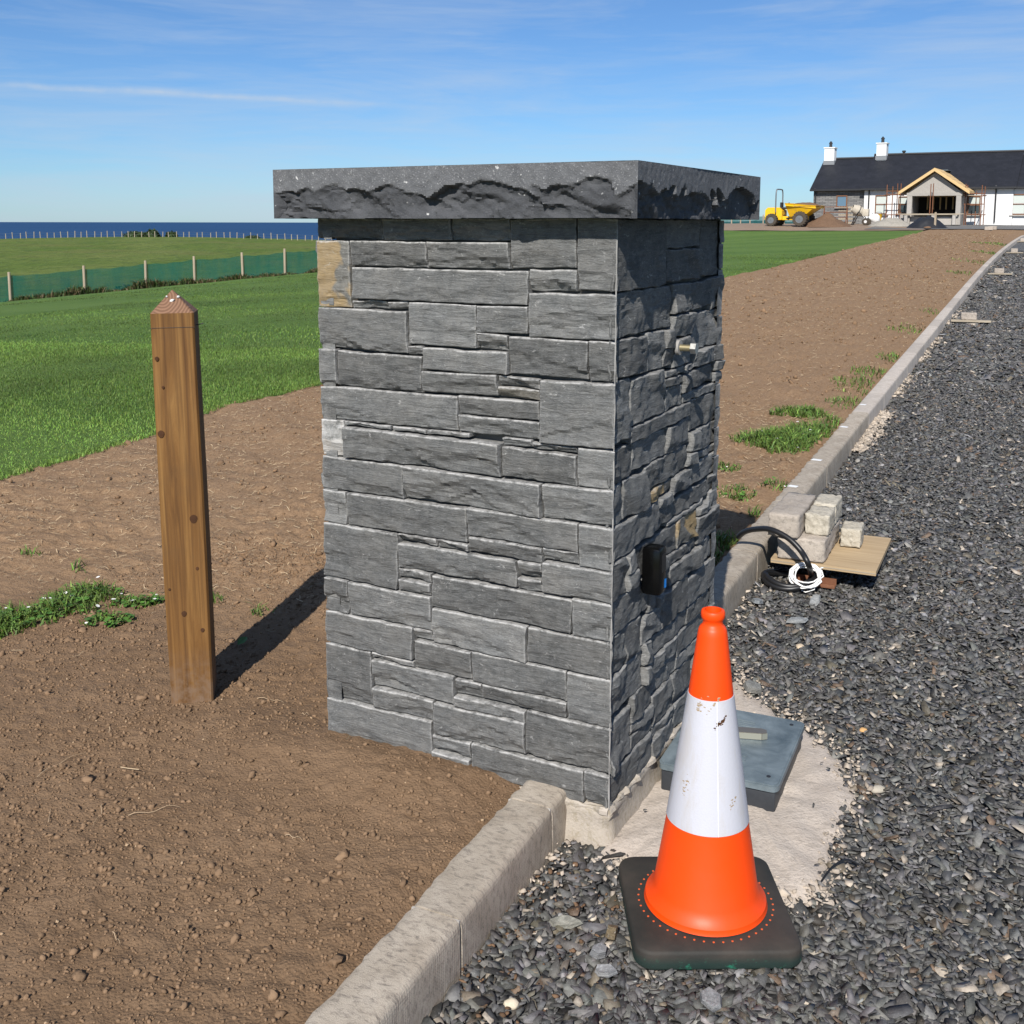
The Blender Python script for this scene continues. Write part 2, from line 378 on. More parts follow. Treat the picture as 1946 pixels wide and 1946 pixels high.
def m_soil(t, b, o):
    p = t.pos(); y = t.add('ShaderNodeSeparateXYZ', {}, Vector=p).outputs[1]
    n = t.noise(p, 5, 8, .62); f = t.noise(p, 55, 7, .7); g = t.noise(p, 240, 3, .7)
    dark = t.mix(t.ramp(n, [(.3, 0.), (.7, 1.)]), (.165, .104, .060), (.215, .140, .084))
    dry = t.mix(t.ramp(f, [(.3, 0.), (.72, 1.)]), (.170, .104, .058), (.335, .222, .132))
    dry = t.mix(t.math('MULTIPLY', t.ramp(t.noise(t.map(p, (1, 1.6, 1)), 38, 6, .75, .8), [(.62, 0.), (.72, 1.)]), .6), dry, (.42, .32, .205))
    line = t.add('ShaderNodeVectorMath', {'operation': 'DOT_PRODUCT'}); t.set(line.inputs[0], p); line.inputs[1].default_value = (.20, .98, 0)
    k = t.math('ADD', line.outputs['Value'], t.math('MULTIPLY', t.noise(p, 2.4, 4), .9))
    far = t.math('MULTIPLY', t.math('SUBTRACT', k, 4.10), 2.2, clamp=True)
    c = t.mix(far, dark, dry)
    c = t.mix(t.math('MULTIPLY', t.ramp(g, [(.6, 0.), (.8, 1.)]), .35), c, (.12, .072, .045))
    vo = t.add('ShaderNodeTexVoronoi', {}, Scale=120., Randomness=1.); t.set(vo.inputs['Vector'], p)
    t.set(b.inputs['Base Color'], c); b.inputs['Roughness'].default_value = .95; b.inputs['Specular IOR Level'].default_value = .15
    t.set(b.inputs['Normal'], t.bump(g, .6, .004, t.bump(t.math('MULTIPLY', vo.outputs['Distance'], -1.), .5, .0055, t.bump(f, .6, .009))))
material('soil', m_soil)
def m_lawn(t, b, o):
    p = t.pos(); n = t.noise(p, 1.1, 6, .6); f = t.noise(p, 30, 5, .7)
    s = t.add('ShaderNodeVectorMath', {'operation': 'DOT_PRODUCT'}); t.set(s.inputs[0], p); s.inputs[1].default_value = (.05, 1, 0)
    st_ = t.math('SINE', t.math('ADD', t.math('MULTIPLY', s.outputs['Value'], 1.05), t.math('MULTIPLY', t.noise(p, .25, 2), 3.)))
    c = t.mix(t.ramp(n, [(.3, 0.), (.7, 1.)]), (.086, .156, .027), (.125, .205, .041))
    c = t.mix(t.math('MULTIPLY', t.math('ADD', st_, 1.), .22), c, (.165, .250, .058))
    c = t.mix(t.math('MULTIPLY', t.ramp(f, [(.35, 1.), (.6, 0.)]), .45), c, (.030, .072, .012))
    t.set(b.inputs['Base Color'], c); b.inputs['Roughness'].default_value = .85; b.inputs['Specular IOR Level'].default_value = .2
    t.set(b.inputs['Normal'], t.bump(f, 1., .05))
material('lawn', m_lawn)
def m_field(t, b, o):
    p = t.pos(); n = t.noise(t.map(p, (1, .35, 1)), .10, 6, .65); f = t.noise(t.map(p, (1, .4, 1)), .8, 6, .7)
    c = t.mix(t.ramp(n, [(.35, 0.), (.65, 1.)]), (.090, .140, .026), (.145, .175, .046))
    c = t.mix(t.math('MULTIPLY', t.ramp(f, [(.48, 0.), (.7, 1.)]), .75), c, (.040, .066, .020))
    c = t.mix(t.math('MULTIPLY', t.ramp(t.noise(p, .045, 4), [(.52, 0.), (.66, 1.)]), .45), c, (.16, .145, .055))
    t.set(b.inputs['Base Color'], c); b.inputs['Roughness'].default_value = .95; b.inputs['Specular IOR Level'].default_value = .1
    t.set(b.inputs['Normal'], t.bump(f, 1., .5))
material('field', m_field)
def m_gbed(t, b, o):
    p = t.pos(); v = t.add('ShaderNodeTexVoronoi', {}, Scale=42., Randomness=1.); t.set(v.inputs['Vector'], p)
    n = t.noise(p, 1.2, 5, .6); f = t.noise(p, 130, 4, .7)
    c = t.mix(1., t.ramp(t.add('ShaderNodeSeparateColor', {}, Color=v.outputs['Color']).outputs[0], [(0., (.040, .040, .039)), (.6, (.098, .097, .094)), (.93, (.17, .168, .162)), (1., (.36, .32, .26))]), t.ramp(n, [(.3, .8), (.7, 1.25)]), 'MULTIPLY')
    t.set(b.inputs['Base Color'], c); b.inputs['Roughness'].default_value = .7
    t.set(b.inputs['Normal'], t.bump(f, .4, .004, t.bump(t.math('MULTIPLY', v.outputs['Distance'], -1), 1., .02)))
material('gravel_bed', m_gbed)
def m_sea(t, b, o):
    p = t.pos(); n = t.noise(t.map(p, (.0006, .004, 1)), 1, 6, .6)
    t.set(b.inputs['Base Color'], t.mix(t.ramp(n, [(.3, 0.), (.7, 1.)]), (.010, .042, .112), (.016, .060, .150))); b.inputs['Roughness'].default_value = .6; b.inputs['Specular IOR Level'].default_value = .12
material('sea', m_sea)
def m_post(t, b, o):
    p = t.obj(); q = t.map(p, (22, 22, 1.1))
    g = t.noise(q, 1.3, 6, .6, 1.1); l = t.noise(t.map(p, (150, 150, 3.)), 1., 4, .6, .4); m = t.noise(t.map(p, (2, 2, 2)), 2.3, 5, .6)
    c = t.ramp(g, [(.28, (.075, .032, .009)), (.48, (.165, .078, .021)), (.7, (.245, .128, .038))])
    c = t.mix(t.math('MULTIPLY', t.ramp(l, [(.45, 0.), (.62, 1.)]), .5), c, (.090, .042, .013))
    c = t.mix(t.math('MULTIPLY', t.ramp(m, [(.55, 0.), (.8, 1.)]), .5), c, (.095, .055, .024))
    z = t.add('ShaderNodeSeparateXYZ', {}, Vector=p).outputs[2]
    muddy = t.math('MULTIPLY', t.math('MULTIPLY', t.math('SUBTRACT', .20, z), 5., clamp=True), t.ramp(t.noise(p, 30, 5, .7), [(.35, 0.), (.6, 1.)]))
    c = t.mix(muddy, c, (.19, .125, .08))
    t.set(b.inputs['Base Color'], c); b.inputs['Roughness'].default_value = .72; b.inputs['Specular IOR Level'].default_value = .3
    t.set(b.inputs['Normal'], t.bump(l, .35, .002, t.bump(g, .25, .003)))
material('post_timber', m_post)
def m_post_end(t, b, o):
    p = t.obj(); w = t.add('ShaderNodeTexWave', {'wave_type': 'RINGS', 'rings_direction': 'Z'}, Scale=34., Distortion=2.5, Detail=3.); t.set(w.inputs['Vector'], t.map(p, loc=(.03, .02, 0)))
    c = t.mix(w.outputs['Fac'], (.135, .066, .034), (.23, .125, .072))
    t.set(b.inputs['Base Color'], c); b.inputs['Roughness'].default_value = .8
    t.set(b.inputs['Normal'], t.bump(w.outputs['Fac'], .3, .002))
material('post_end_grain', m_post_end)
material('knot', m_conc((.050, .022, .010), (.085, .038, .016), None, 200, .3))
def m_wood(base, dark, sc=(1.5, 30, 30)):
    def f(t, b, o):
        p = t.obj(); g = t.noise(t.map(p, sc), 1.5, 6, .65, .7)
        t.set(b.inputs['Base Color'], t.mix(t.ramp(g, [(.3, 0.), (.68, 1.)]), dark, base)); b.inputs['Roughness'].default_value = .85; b.inputs['Specular IOR Level'].default_value = .25
        t.set(b.inputs['Normal'], t.bump(g, .3, .003))
    return f
material('plywood', m_wood((.46, .345, .21), (.33, .235, .135)))
material('plank', m_wood((.42, .36, .27), (.25, .21, .16)))
material('fence_timber', m_wood((.40, .33, .24), (.24, .19, .135), (30, 30, 2)))
material('new_timber', m_wood((.66, .47, .24), (.52, .35, .16)))
def m_orange(t, b, o):
    p = t.obj(); z = t.add('ShaderNodeSeparateXYZ', {}, Vector=p).outputs[2]
    n = t.noise(p, 9, 6, .65, .5); g = t.noise(t.map(p, (60, 60, 5)), 1, 4, .6)
    scuff = t.math('MULTIPLY', t.math('MULTIPLY', t.math('SUBTRACT', .30, z), 4., clamp=True), t.ramp(n, [(.48, 0.), (.72, 1.)]))
    c = t.mix(t.math('MULTIPLY', g, .12), (.84, .062, .0), (.74, .046, .0))
    c = t.mix(t.math('MULTIPLY', scuff, .30), c, (.38, .060, .012))
    t.set(b.inputs['Base Color'], c); t.set(b.inputs['Roughness'], t.math('ADD', .36, t.math('MULTIPLY', n, .25))); b.inputs['Specular IOR Level'].default_value = .4
    t.set(b.inputs['Normal'], t.bump(t.noise(p, 160, 2), .05, .001))
material('orange_plastic', m_orange)
def m_sleeve(t, b, o):
    p = t.obj(); v = t.add('ShaderNodeTexVoronoi', {}, Scale=230.); t.set(v.inputs['Vector'], p)
    dirt = t.ramp(t.noise(t.map(p, (10, 10, 2.2)), 2.6, 6, .65, .5), [(.52, 0.), (.74, 1.)])
    scr = t.ramp(t.noise(t.map(p, (60, 60, 14)), 1.2, 4, .7, 1.2), [(.70, 0.), (.735, 1.)])
    c = t.mix(t.math('MULTIPLY', dirt, .55), (.50, .50, .54), (.43, .38, .31))
    c = t.mix(t.math('MULTIPLY', scr, .55), c, (.30, .22, .16))
    t.set(b.inputs['Base Color'], c); b.inputs['Roughness'].default_value = .42
    t.set(b.inputs['Normal'], t.bump(v.outputs['Distance'], .12, .002))
material('reflective_sleeve', m_sleeve)
def m_rubber(t, b, o):
    p = t.obj(); n = t.noise(p, 8, 6, .6); z = t.add('ShaderNodeSeparateXYZ', {}, Vector=p).outputs[2]
    c = t.mix(t.ramp(n, [(.35, 0.), (.7, 1.)]), (.022, .022, .019), (.052, .042, .034))
    side = t.math('MULTIPLY', t.math('SUBTRACT', .030, z), 60., clamp=True)
    c = t.mix(t.math('MULTIPLY', side, .6), c, (.006, .035, .030))
    c = t.mix(t.math('MULTIPLY', side, t.math('MULTIPLY', t.ramp(t.noise(p, 40, 6, .75), [(.55, 0.), (.66, 1.)]), .8)), c, (.02, .20, .12))
    t.set(b.inputs['Base Color'], c); b.inputs['Roughness'].default_value = .72; b.inputs['Specular IOR Level'].default_value = .35
    t.set(b.inputs['Normal'], t.bump(t.noise(p, 120, 4, .7), .3, .002))
material('rubber_base', m_rubber)
def m_lid(t, b, o):
    p = t.obj(); n = t.noise(p, 10, 7, .65, .5)
    t.set(b.inputs['Base Color'], t.mix(t.ramp(n, [(.3, 0.), (.72, 1.)]), (.060, .082, .095), (.185, .225, .245))); b.inputs['Roughness'].default_value = .5
    t.set(b.inputs['Normal'], t.bump(t.noise(p, 260, 3), .12, .001))
material('lid_plastic', m_lid)
material('black_plastic', lambda t, b, o: (t.set(b.inputs['Base Color'], t.mix(t.noise(t.obj(), 25, 5, .7), (.012, .014, .018), (.045, .05, .058)))), rough=.5)
material('glossy_black', color=(.003, .003, .003), rough=.2, spec=.3)
material('conduit', color=(.010, .010, .011), rough=.42)
material('white_cable', color=(.78, .78, .76), rough=.4)
material('blue_label', color=(.01, .20, .62), rough=.4)
def m_zinc(t, b, o):
    n = t.noise(t.obj(), 60, 5, .6); t.set(b.inputs['Base Color'], t.mix(n, (.42, .42, .40), (.62, .62, .60))); t.set(b.inputs['Roughness'], t.math('ADD', .3, t.math('MULTIPLY', n, .3)))
material('zinc_steel', m_zinc, metal=1.)
material('brass', color=(.42, .36, .22), rough=.45, metal=.8)
material('rust_steel', m_conc((.16, .065, .035), (.22, .10, .055), None, 120, .4))
material('orange_dot', color=(.62, .11, .03), rough=.6)
material('lit_edge_metal', color=(.40, .40, .33), rough=.4, metal=.6)  # pale tone: light on the lid handle's front edge painted as colour
material('render_white', m_conc((.74, .74, .73), (.80, .80, .79), None, 20, .1))
def m_roof(t, b, o):
    p = t.obj(); w = t.add('ShaderNodeTexBrick', {'offset': .5}, Scale=1.); t.set(w.inputs['Vector'], p)
    w.inputs['Color1'].default_value = (.014, .015, .019, 1); w.inputs['Color2'].default_value = (.021, .022, .028, 1); w.inputs['Mortar'].default_value = (.012, .013, .016, 1)
    w.inputs['Brick Width'].default_value = .3; w.inputs['Row Height'].default_value = .25; w.inputs['Mortar Size'].default_value = .012
    t.set(b.inputs['Base Color'], t.mix(.35, w.outputs[0], t.ramp(t.noise(p, 1.2, 4), [(.3, (.012, .013, .016)), (.7, (.024, .025, .031))]))); b.inputs['Roughness'].default_value = .55; b.inputs['Specular IOR Level'].default_value = .3
material('roof_slate', m_roof)
def m_clad(t, b, o):
    p = t.obj(); w = t.add('ShaderNodeTexBrick', {'offset': .5}, Scale=1.); t.set(w.inputs['Vector'], t.map(p, rot=(R(90), 0, 0)))
    w.inputs['Color1'].default_value = (.13, .13, .128, 1); w.inputs['Color2'].default_value = (.22, .215, .205, 1); w.inputs['Mortar'].default_value = (.045, .045, .045, 1)
    w.inputs['Brick Width'].default_value = .42; w.inputs['Row Height'].default_value = .11; w.inputs['Mortar Size'].default_value = .012
    t.set(b.inputs['Base Color'], w.outputs[0]); b.inputs['Roughness'].default_value = .9
material('stone_cladding', m_clad)
material('block_grey', m_conc((.33, .305, .275), (.40, .375, .34), None, 30, .3))
material('window_brown', color=(.17, .075, .032), rough=.5)
def m_glass(t, b, o): b.inputs['Specular IOR Level'].default_value = .8
material('window_glass', m_glass, color=(.030, .038, .042), rough=.08)
material('blind', color=(.50, .54, .50), rough=.6)
material('dark_metal', color=(.02, .02, .022), rough=.5)
material('lead', color=(.20, .21, .22), rough=.6)
material('unlit_room', color=(.02, .016, .013), rough=.95)
def m_yellow(t, b, o):
    p = t.obj(); n = t.noise(p, 3.5, 6, .65)
    t.set(b.inputs['Base Color'], t.mix(t.math('MULTIPLY', t.ramp(n, [(.52, 0.), (.72, 1.)]), .6), (.82, .47, .008), (.45, .27, .06))); b.inputs['Roughness'].default_value = .45
material('dumper_yellow', m_yellow)
material('tyre', m_conc((.05, .042, .034), (.085, .068, .05), None, 30, .5))
material('steel_grey', color=(.16, .17, .18), rough=.5, metal=.3)
material('heap_soil', m_conc((.135, .080, .048), (.185, .115, .072), None, 9, 1.))
material('heap_sand', m_conc((.30, .275, .23), (.38, .35, .30), None, 9, 1.))
material('yard_soil', m_conc((.22, .15, .10), (.30, .22, .155), (.17, .155, .14), 2, .5))
material('yard_gravel', m_conc((.13, .127, .122), (.185, .18, .172), None, 5, .5))
material('tarp', color=(.016, .017, .02), rough=.5)
material('white_bag', m_conc((.66, .65, .62), (.75, .74, .72), None, 12, .3))
material('yellow_plastic', color=(.78, .46, .02), rough=.5)
material('mixer_cream', m_conc((.42, .37, .29), (.50, .45, .37), None, 10, .3))
def m_net(t, b, o):
    t.n.remove(b); d = t.add('ShaderNodeBsdfDiffuse', {}, Color=(.006, .135, .112)); tl = t.add('ShaderNodeBsdfTranslucent', {}, Color=(.006, .125, .10)); tr = t.add('ShaderNodeBsdfTransparent')
    m1 = t.add('ShaderNodeMixShader', {}, i0=.35); t.l.new(d.outputs[0], m1.inputs[1]); t.l.new(tl.outputs[0], m1.inputs[2])
    n = t.noise(t.map(t.obj(), (1, 1, .25)), 2.0, 4, .6)
    m2 = t.add('ShaderNodeMixShader'); t.set(m2.inputs[0], t.ramp(n, [(.3, .50), (.7, .80)])); t.l.new(tr.outputs[0], m2.inputs[1]); t.l.new(m1.outputs[0], m2.inputs[2]); t.l.new(m2.outputs[0], o.inputs[0])
material('green_net', m_net)
material('bark', m_conc((.07, .052, .035), (.11, .085, .06), None, 60, .6))

# ------------------------------------------------------------------ the setting: field, sea, lawn, soil, drive
def grid_obj(name, X, Y, Z, mat, smooth=True, kind='structure'):
    n, m = X.shape; V = np.stack([X, Y, Z], -1).reshape(-1, 3)
    i = np.arange(n * m).reshape(n, m); T = np.stack([i[:-1, :-1], i[1:, :-1], i[1:, 1:], i[:-1, 1:]], -1).reshape(-1, 4)
    return tag(fast_mesh(name, V, T, mat, smooth=smooth), kind=kind)
gx, gy = np.meshgrid(np.r_[np.linspace(-330, -60, 70), np.linspace(-57, 90, 60), np.linspace(96, 330, 30)], np.r_[np.linspace(-20, 30, 12), np.linspace(34, 110, 40), np.linspace(116, 360, 70)], indexing='ij')
s_, t_ = st(gx, gy)
under = .10 + .55 * (1 - sstep(3, 9, s_ * 1.)) + 0 * gx                        # stays well under the drive and the soil
gz = land(gx, gy) - under + .35 * fbm(p3(gx * .03, gy * .03), 3) * sstep(60, 110, gy) * (1 - sstep(190, 225, gy)) 
grid_obj('field', gx, gy, gz, 'field')
a = np.linspace(R(-75), R(75), 90); r_ = np.geomspace(120, 1.6e5, 60); A, RR = np.meshgrid(a, r_, indexing='ij')
grid_obj('sea', RR * np.sin(A), RR * np.cos(A), 0 * A - 31.0, 'sea')
hx = np.linspace(4200, 15500, 60); HX, HZ = np.meshgrid(hx, np.linspace(0, 1, 6), indexing='ij')      # low far shore beyond the house, distance haze put into its blue colour
grid_obj('hills', HX, 24000 + 2500 * HZ, -35 + HZ * (120 + 130 * fbm(p3(HX / 2600, 3.), 3)), 'hill' if 'hill' in MATS else material('hill', color=(.055, .085, .11), rough=.95).name)

def lawn_edge(t): 
    e = np.interp(t, [-8, 1.9, 2.6, 3.3, 4.1, 5.7, 14, 21.8, 28, 39, 63], [4.2, 4.34, 4.38, 4.48, 4.72, 4.74, 5.0, 5.12, 4.95, 4.93, 4.75])
    return e + .05 * fbm(p3(np.asarray(t) * 1.3, 5.), 3) 
LAWN_END = 66.4
tt = np.r_[np.linspace(-8, 12, 120), np.linspace(12.3, LAWN_END, 130)]; kk = np.r_[np.linspace(0, 8, 60), np.linspace(8.4, 44, 80)]
S_, T_ = np.meshgrid(kk, tt, indexing='ij'); S_ = S_ + lawn_edge(T_) - .03
X, Y = xy(S_, T_); Z = land(X, Y) + .012 + .012 * fbm(p3(X * .7, Y * .7), 3) - .05 * (1 - sstep(0, .06, S_ - lawn_edge(T_)))
keep_end = sstep(LAWN_END - .2, LAWN_END, T_)
grid_obj('lawn', X, Y, Z - .06 * keep_end, 'lawn')

# bare soil between kerb and lawn: real crumbs and hollows close by
def soil_bump(X, Y):
    near = 1 - sstep(3.9, 4.5, Y + .2 * X + .25 * fbm(p3(X * 1.7, Y * 1.7), 2))
    b = .016 * fbm(p3(X * 1.6, Y * 1.6), 3) + .0085 * np.abs(fbm(p3(X * 11, Y * 11, 3.), 4)) + .0065 * np.maximum(0, fbm(p3(X * 42, Y * 42, 9.), 3)) + .003 * fbm(p3(X * 75, Y * 75, 1.), 2)
    c = .018 * fbm(p3(X * 2.6, Y * 2.6), 3) + .014 * fbm(p3(X * 14, Y * 14, 3.), 4) + .006 * fbm(p3(X * 40, Y * 40, 9.), 2)
    return .8 * b * near + .85 * c * (1 - near)
PILLAR_YAW = R(27.67); PW, PD = .910, .894; PC = np.array([.2532, 2.685])
PRV = np.array([math.sin(PILLAR_YAW), math.cos(PILLAR_YAW)]); PLV = np.array([-math.cos(PILLAR_YAW), math.sin(PILLAR_YAW)])
POST = np.array([-1.033, 3.395])
def soil_z(X, Y):
    s, t = st(X, Y)
    z = land(X, Y) + soil_bump(X, Y) * sstep(.10, .20, s)
    u = (X - PC[0]) * PLV[0] + (Y - PC[1]) * PLV[1]; v = (X - PC[0]) * PRV[0] + (Y - PC[1]) * PRV[1]
    z = z + .030 * np.exp(-((v + .12) / .14) ** 2) * sstep(.30, .55, u) * (1 - sstep(1.0, 1.3, u))            # heaped against the pillar
    z = z - .012 * np.exp(-(((X - POST[0]) / .16) ** 2 + ((Y - POST[1]) / .16) ** 2))
    return z - .012 * (1 - sstep(.12, .24, s)) - .09 * sstep(.04, .22, s - lawn_edge(t))
ss = np.r_[np.linspace(.11, 2.5, 260), np.linspace(2.53, 5.4, 70)]
tt = np.r_[np.linspace(-2.6, -1.55, 20), np.linspace(-1.53, 1.5, 330), 1.5 + np.cumsum(np.geomspace(.014, 1.15, 270))]
tt = tt[tt < 70]
S_, T_ = np.meshgrid(ss, tt, indexing='ij'); S_ = S_ + bend(T_) * (1 - S_ / 5.4)
X, Y = xy(S_, T_); grid_obj('soil', X, Y, soil_z(X, Y), 'soil')

tt = np.r_[np.linspace(-2.6, 12, 300), np.linspace(12.2, 95, 160)]; ss = np.r_[np.linspace(.03, -3, 60), np.linspace(-3.2, -14, 20)]
S_, T_ = np.meshgrid(ss, tt, indexing='ij'); S_ = S_ + bend(np.minimum(T_, 56)) * sstep(-6, .03, S_)
X, Y = xy(S_, T_); grid_obj('drive', X, Y, drive(Y) - .012 + .008 * fbm(p3(X * 3, Y * 3), 3), 'gravel_bed')
S_, T_ = np.meshgrid(np.linspace(4.9, 30, 50), np.linspace(66.2, 102, 70), indexing='ij'); X, Y = xy(S_, T_)
grid_obj('yard', X, Y, land(X, Y) + .03 + .02 * fbm(p3(X * .6, Y * .6), 3) - .35 * (1 - sstep(0, 8, X)), 'yard_soil')
S_, T_ = np.meshgrid(np.linspace(-18, 8.5, 60), np.linspace(68.4, 92, 50), indexing='ij'); X, Y = xy(S_, T_)
grid_obj('apron', X, Y, rise(Y) + .105 * sstep(-2.5, 0, S_) + .105 * sstep(68, 76, T_) * (1 - sstep(-2.5, 0, S_)) + .035 - .00463 * np.maximum(S_, 0) ** 1.75 * (1 - sstep(60, 75, Y)) + .015 * fbm(p3(X * .5, Y * .5), 2), 'yard_gravel')

# ------------------------------------------------------------------ stone pillar
# ledger stones measured on the photograph: [from, to] along the face and [bottom, top], in millimetres
FRONT_STONES = [
    (692,908,1584,1640), (474,688,1584,1640), (300,470,1583,1640), (113,295,1517,1640), (2,107,1464,1640), (798,908,1395,1579,'tan'), (550,794,1511,1579), 
    (300,545,1512,1579), (246,789,1421,1507), (111,241,1458,1512), (681,793,1395,1416), (613,676,1395,1416), (613,908,1278,1391), (398,608,1303,1416), 
    (246,394,1347,1416), (2,242,1342,1454), (304,394,1300,1342), (565,609,1275,1298), (851,908,1172,1274), (569,847,1172,1271), (304,560,1237,1295), 
    (79,300,1242,1338), (2,75,1237,1338), (337,564,1178,1233), (212,332,1208,1233), (213,333,1177,1204,'brown'), (2,208,1070,1232), (456,908,1075,1168), 
    (213,451,1125,1173), (212,452,1075,1120), (830,908,967,1071,'dust'), (669,825,1060,1071), (554,664,1060,1071), (417,550,1060,1071), 
    (324,826,967,1055,'chip'), (107,232,1049,1065), (107,319,966,1045), (2,102,966,1065), (632,908,868,962), (204,627,871,961,'chip'), (2,199,871,961), 
    (829,908,769,863), (430,824,770,863), (99,426,792,867), (2,95,757,867), (653,908,606,765), (529,649,745,766), (425,524,744,766), (277,649,669,740), 
    (203,421,748,788), (99,199,756,788), (202,271,702,744), (203,272,665,697), (2,198,670,752), (546,649,640,665), (546,648,603,636), (116,541,571,661), 
    (826,908,503,602), (545,822,503,599), (2,111,567,666), (607,908,404,499), (544,602,468,498), (248,540,468,567), (2,244,467,563), (749,908,234,400), 
    (417,598,383,463), (602,744,382,400), (473,745,300,378), (130,413,380,463), (387,468,331,376), (130,383,334,376), (2,126,334,463), (540,744,234,295), 
    (253,469,297,326), (252,536,200,293), (2,248,206,330), (547,908,108,230), (421,543,150,196), (422,543,109,146), (78,417,109,196), (2,73,109,201), 
    (236,320,1050,1070), 
]
RIGHT_STONES = [
    (2,367,1461,1639), (374,663,1560,1640), (380,668,1467,1556), (672,892,1471,1640), (2,429,1343,1457), (433,587,1377,1458), (591,791,1376,1457), 
    (795,892,1367,1466), (440,614,1308,1372), (625,892,1254,1363), (2,243,1240,1338), (248,364,1233,1338), (368,436,1232,1283), (368,436,1287,1338), 
    (443,621,1222,1264), (632,816,1202,1250), (820,888,1203,1250), (387,543,1200,1218), (593,831,1142,1194), (835,892,1136,1165), (835,892,1169,1199), 
    (383,526,1172,1196), (393,529,1107,1168), (533,589,1140,1192), (553,875,1106,1132), (2,133,1078,1235), (137,379,1106,1228), (137,606,1061,1102), 
    (612,892,1010,1102), (163,413,979,1056), (417,608,979,1056), (612,685,949,1006), (690,892,935,1006), (664,892,909,931), (2,158,971,1057), 
    (257,589,902,975), (473,630,846,898), (634,877,840,905), (2,84,866,967), (88,253,866,967), (257,469,866,897,'tan'), (356,468,831,861), 
    (358,805,776,827), (809,892,732,781), (809,892,785,835), (2,352,774,861), (443,772,761,772), (520,692,673,756,'tan'), (697,881,643,728), 
    (172,516,676,757), (459,693,636,669), (727,880,565,639), (2,102,669,769), (107,168,669,717), (107,168,721,769), (356,452,589,672), (456,723,575,632), 
    (622,882,462,554), (2,284,568,664), (389,618,469,571), (626,892,401,457), (121,242,462,564), (246,385,472,545), (2,117,462,564), (317,621,406,458), 
    (289,536,354,402), (541,755,330,397), (2,251,353,458), (329,535,290,350), (540,711,290,326), (499,683,194,285), (5,166,201,332), (171,325,272,348), 
    (170,330,239,268), (170,334,193,235), (338,495,194,286), (338,511,161,190), (2,323,108,189), (327,511,108,157), (716,892,108,214), (716,892,218,325), 
    (515,712,108,188), (759,892,329,396), (288,348,552,610), (288,348,614,672), (441,620,1269,1304), (256,312,408,468), (696,805,732,757), 
    (688,712,192,236), (688,712,240,285), (593,660,909,945), (256,285,353,404), (547,627,1199,1218), (352,384,552,584), 
]
PH0, PH1 = .108, 1.640
pillar = thing('stone_pillar', 'square grey slate ledger-stone gate pillar with dark rock-faced capstone', 'pillar',
               (*(PC + PLV * PW / 2 + PRV * PD / 2), 0), -PILLAR_YAW)
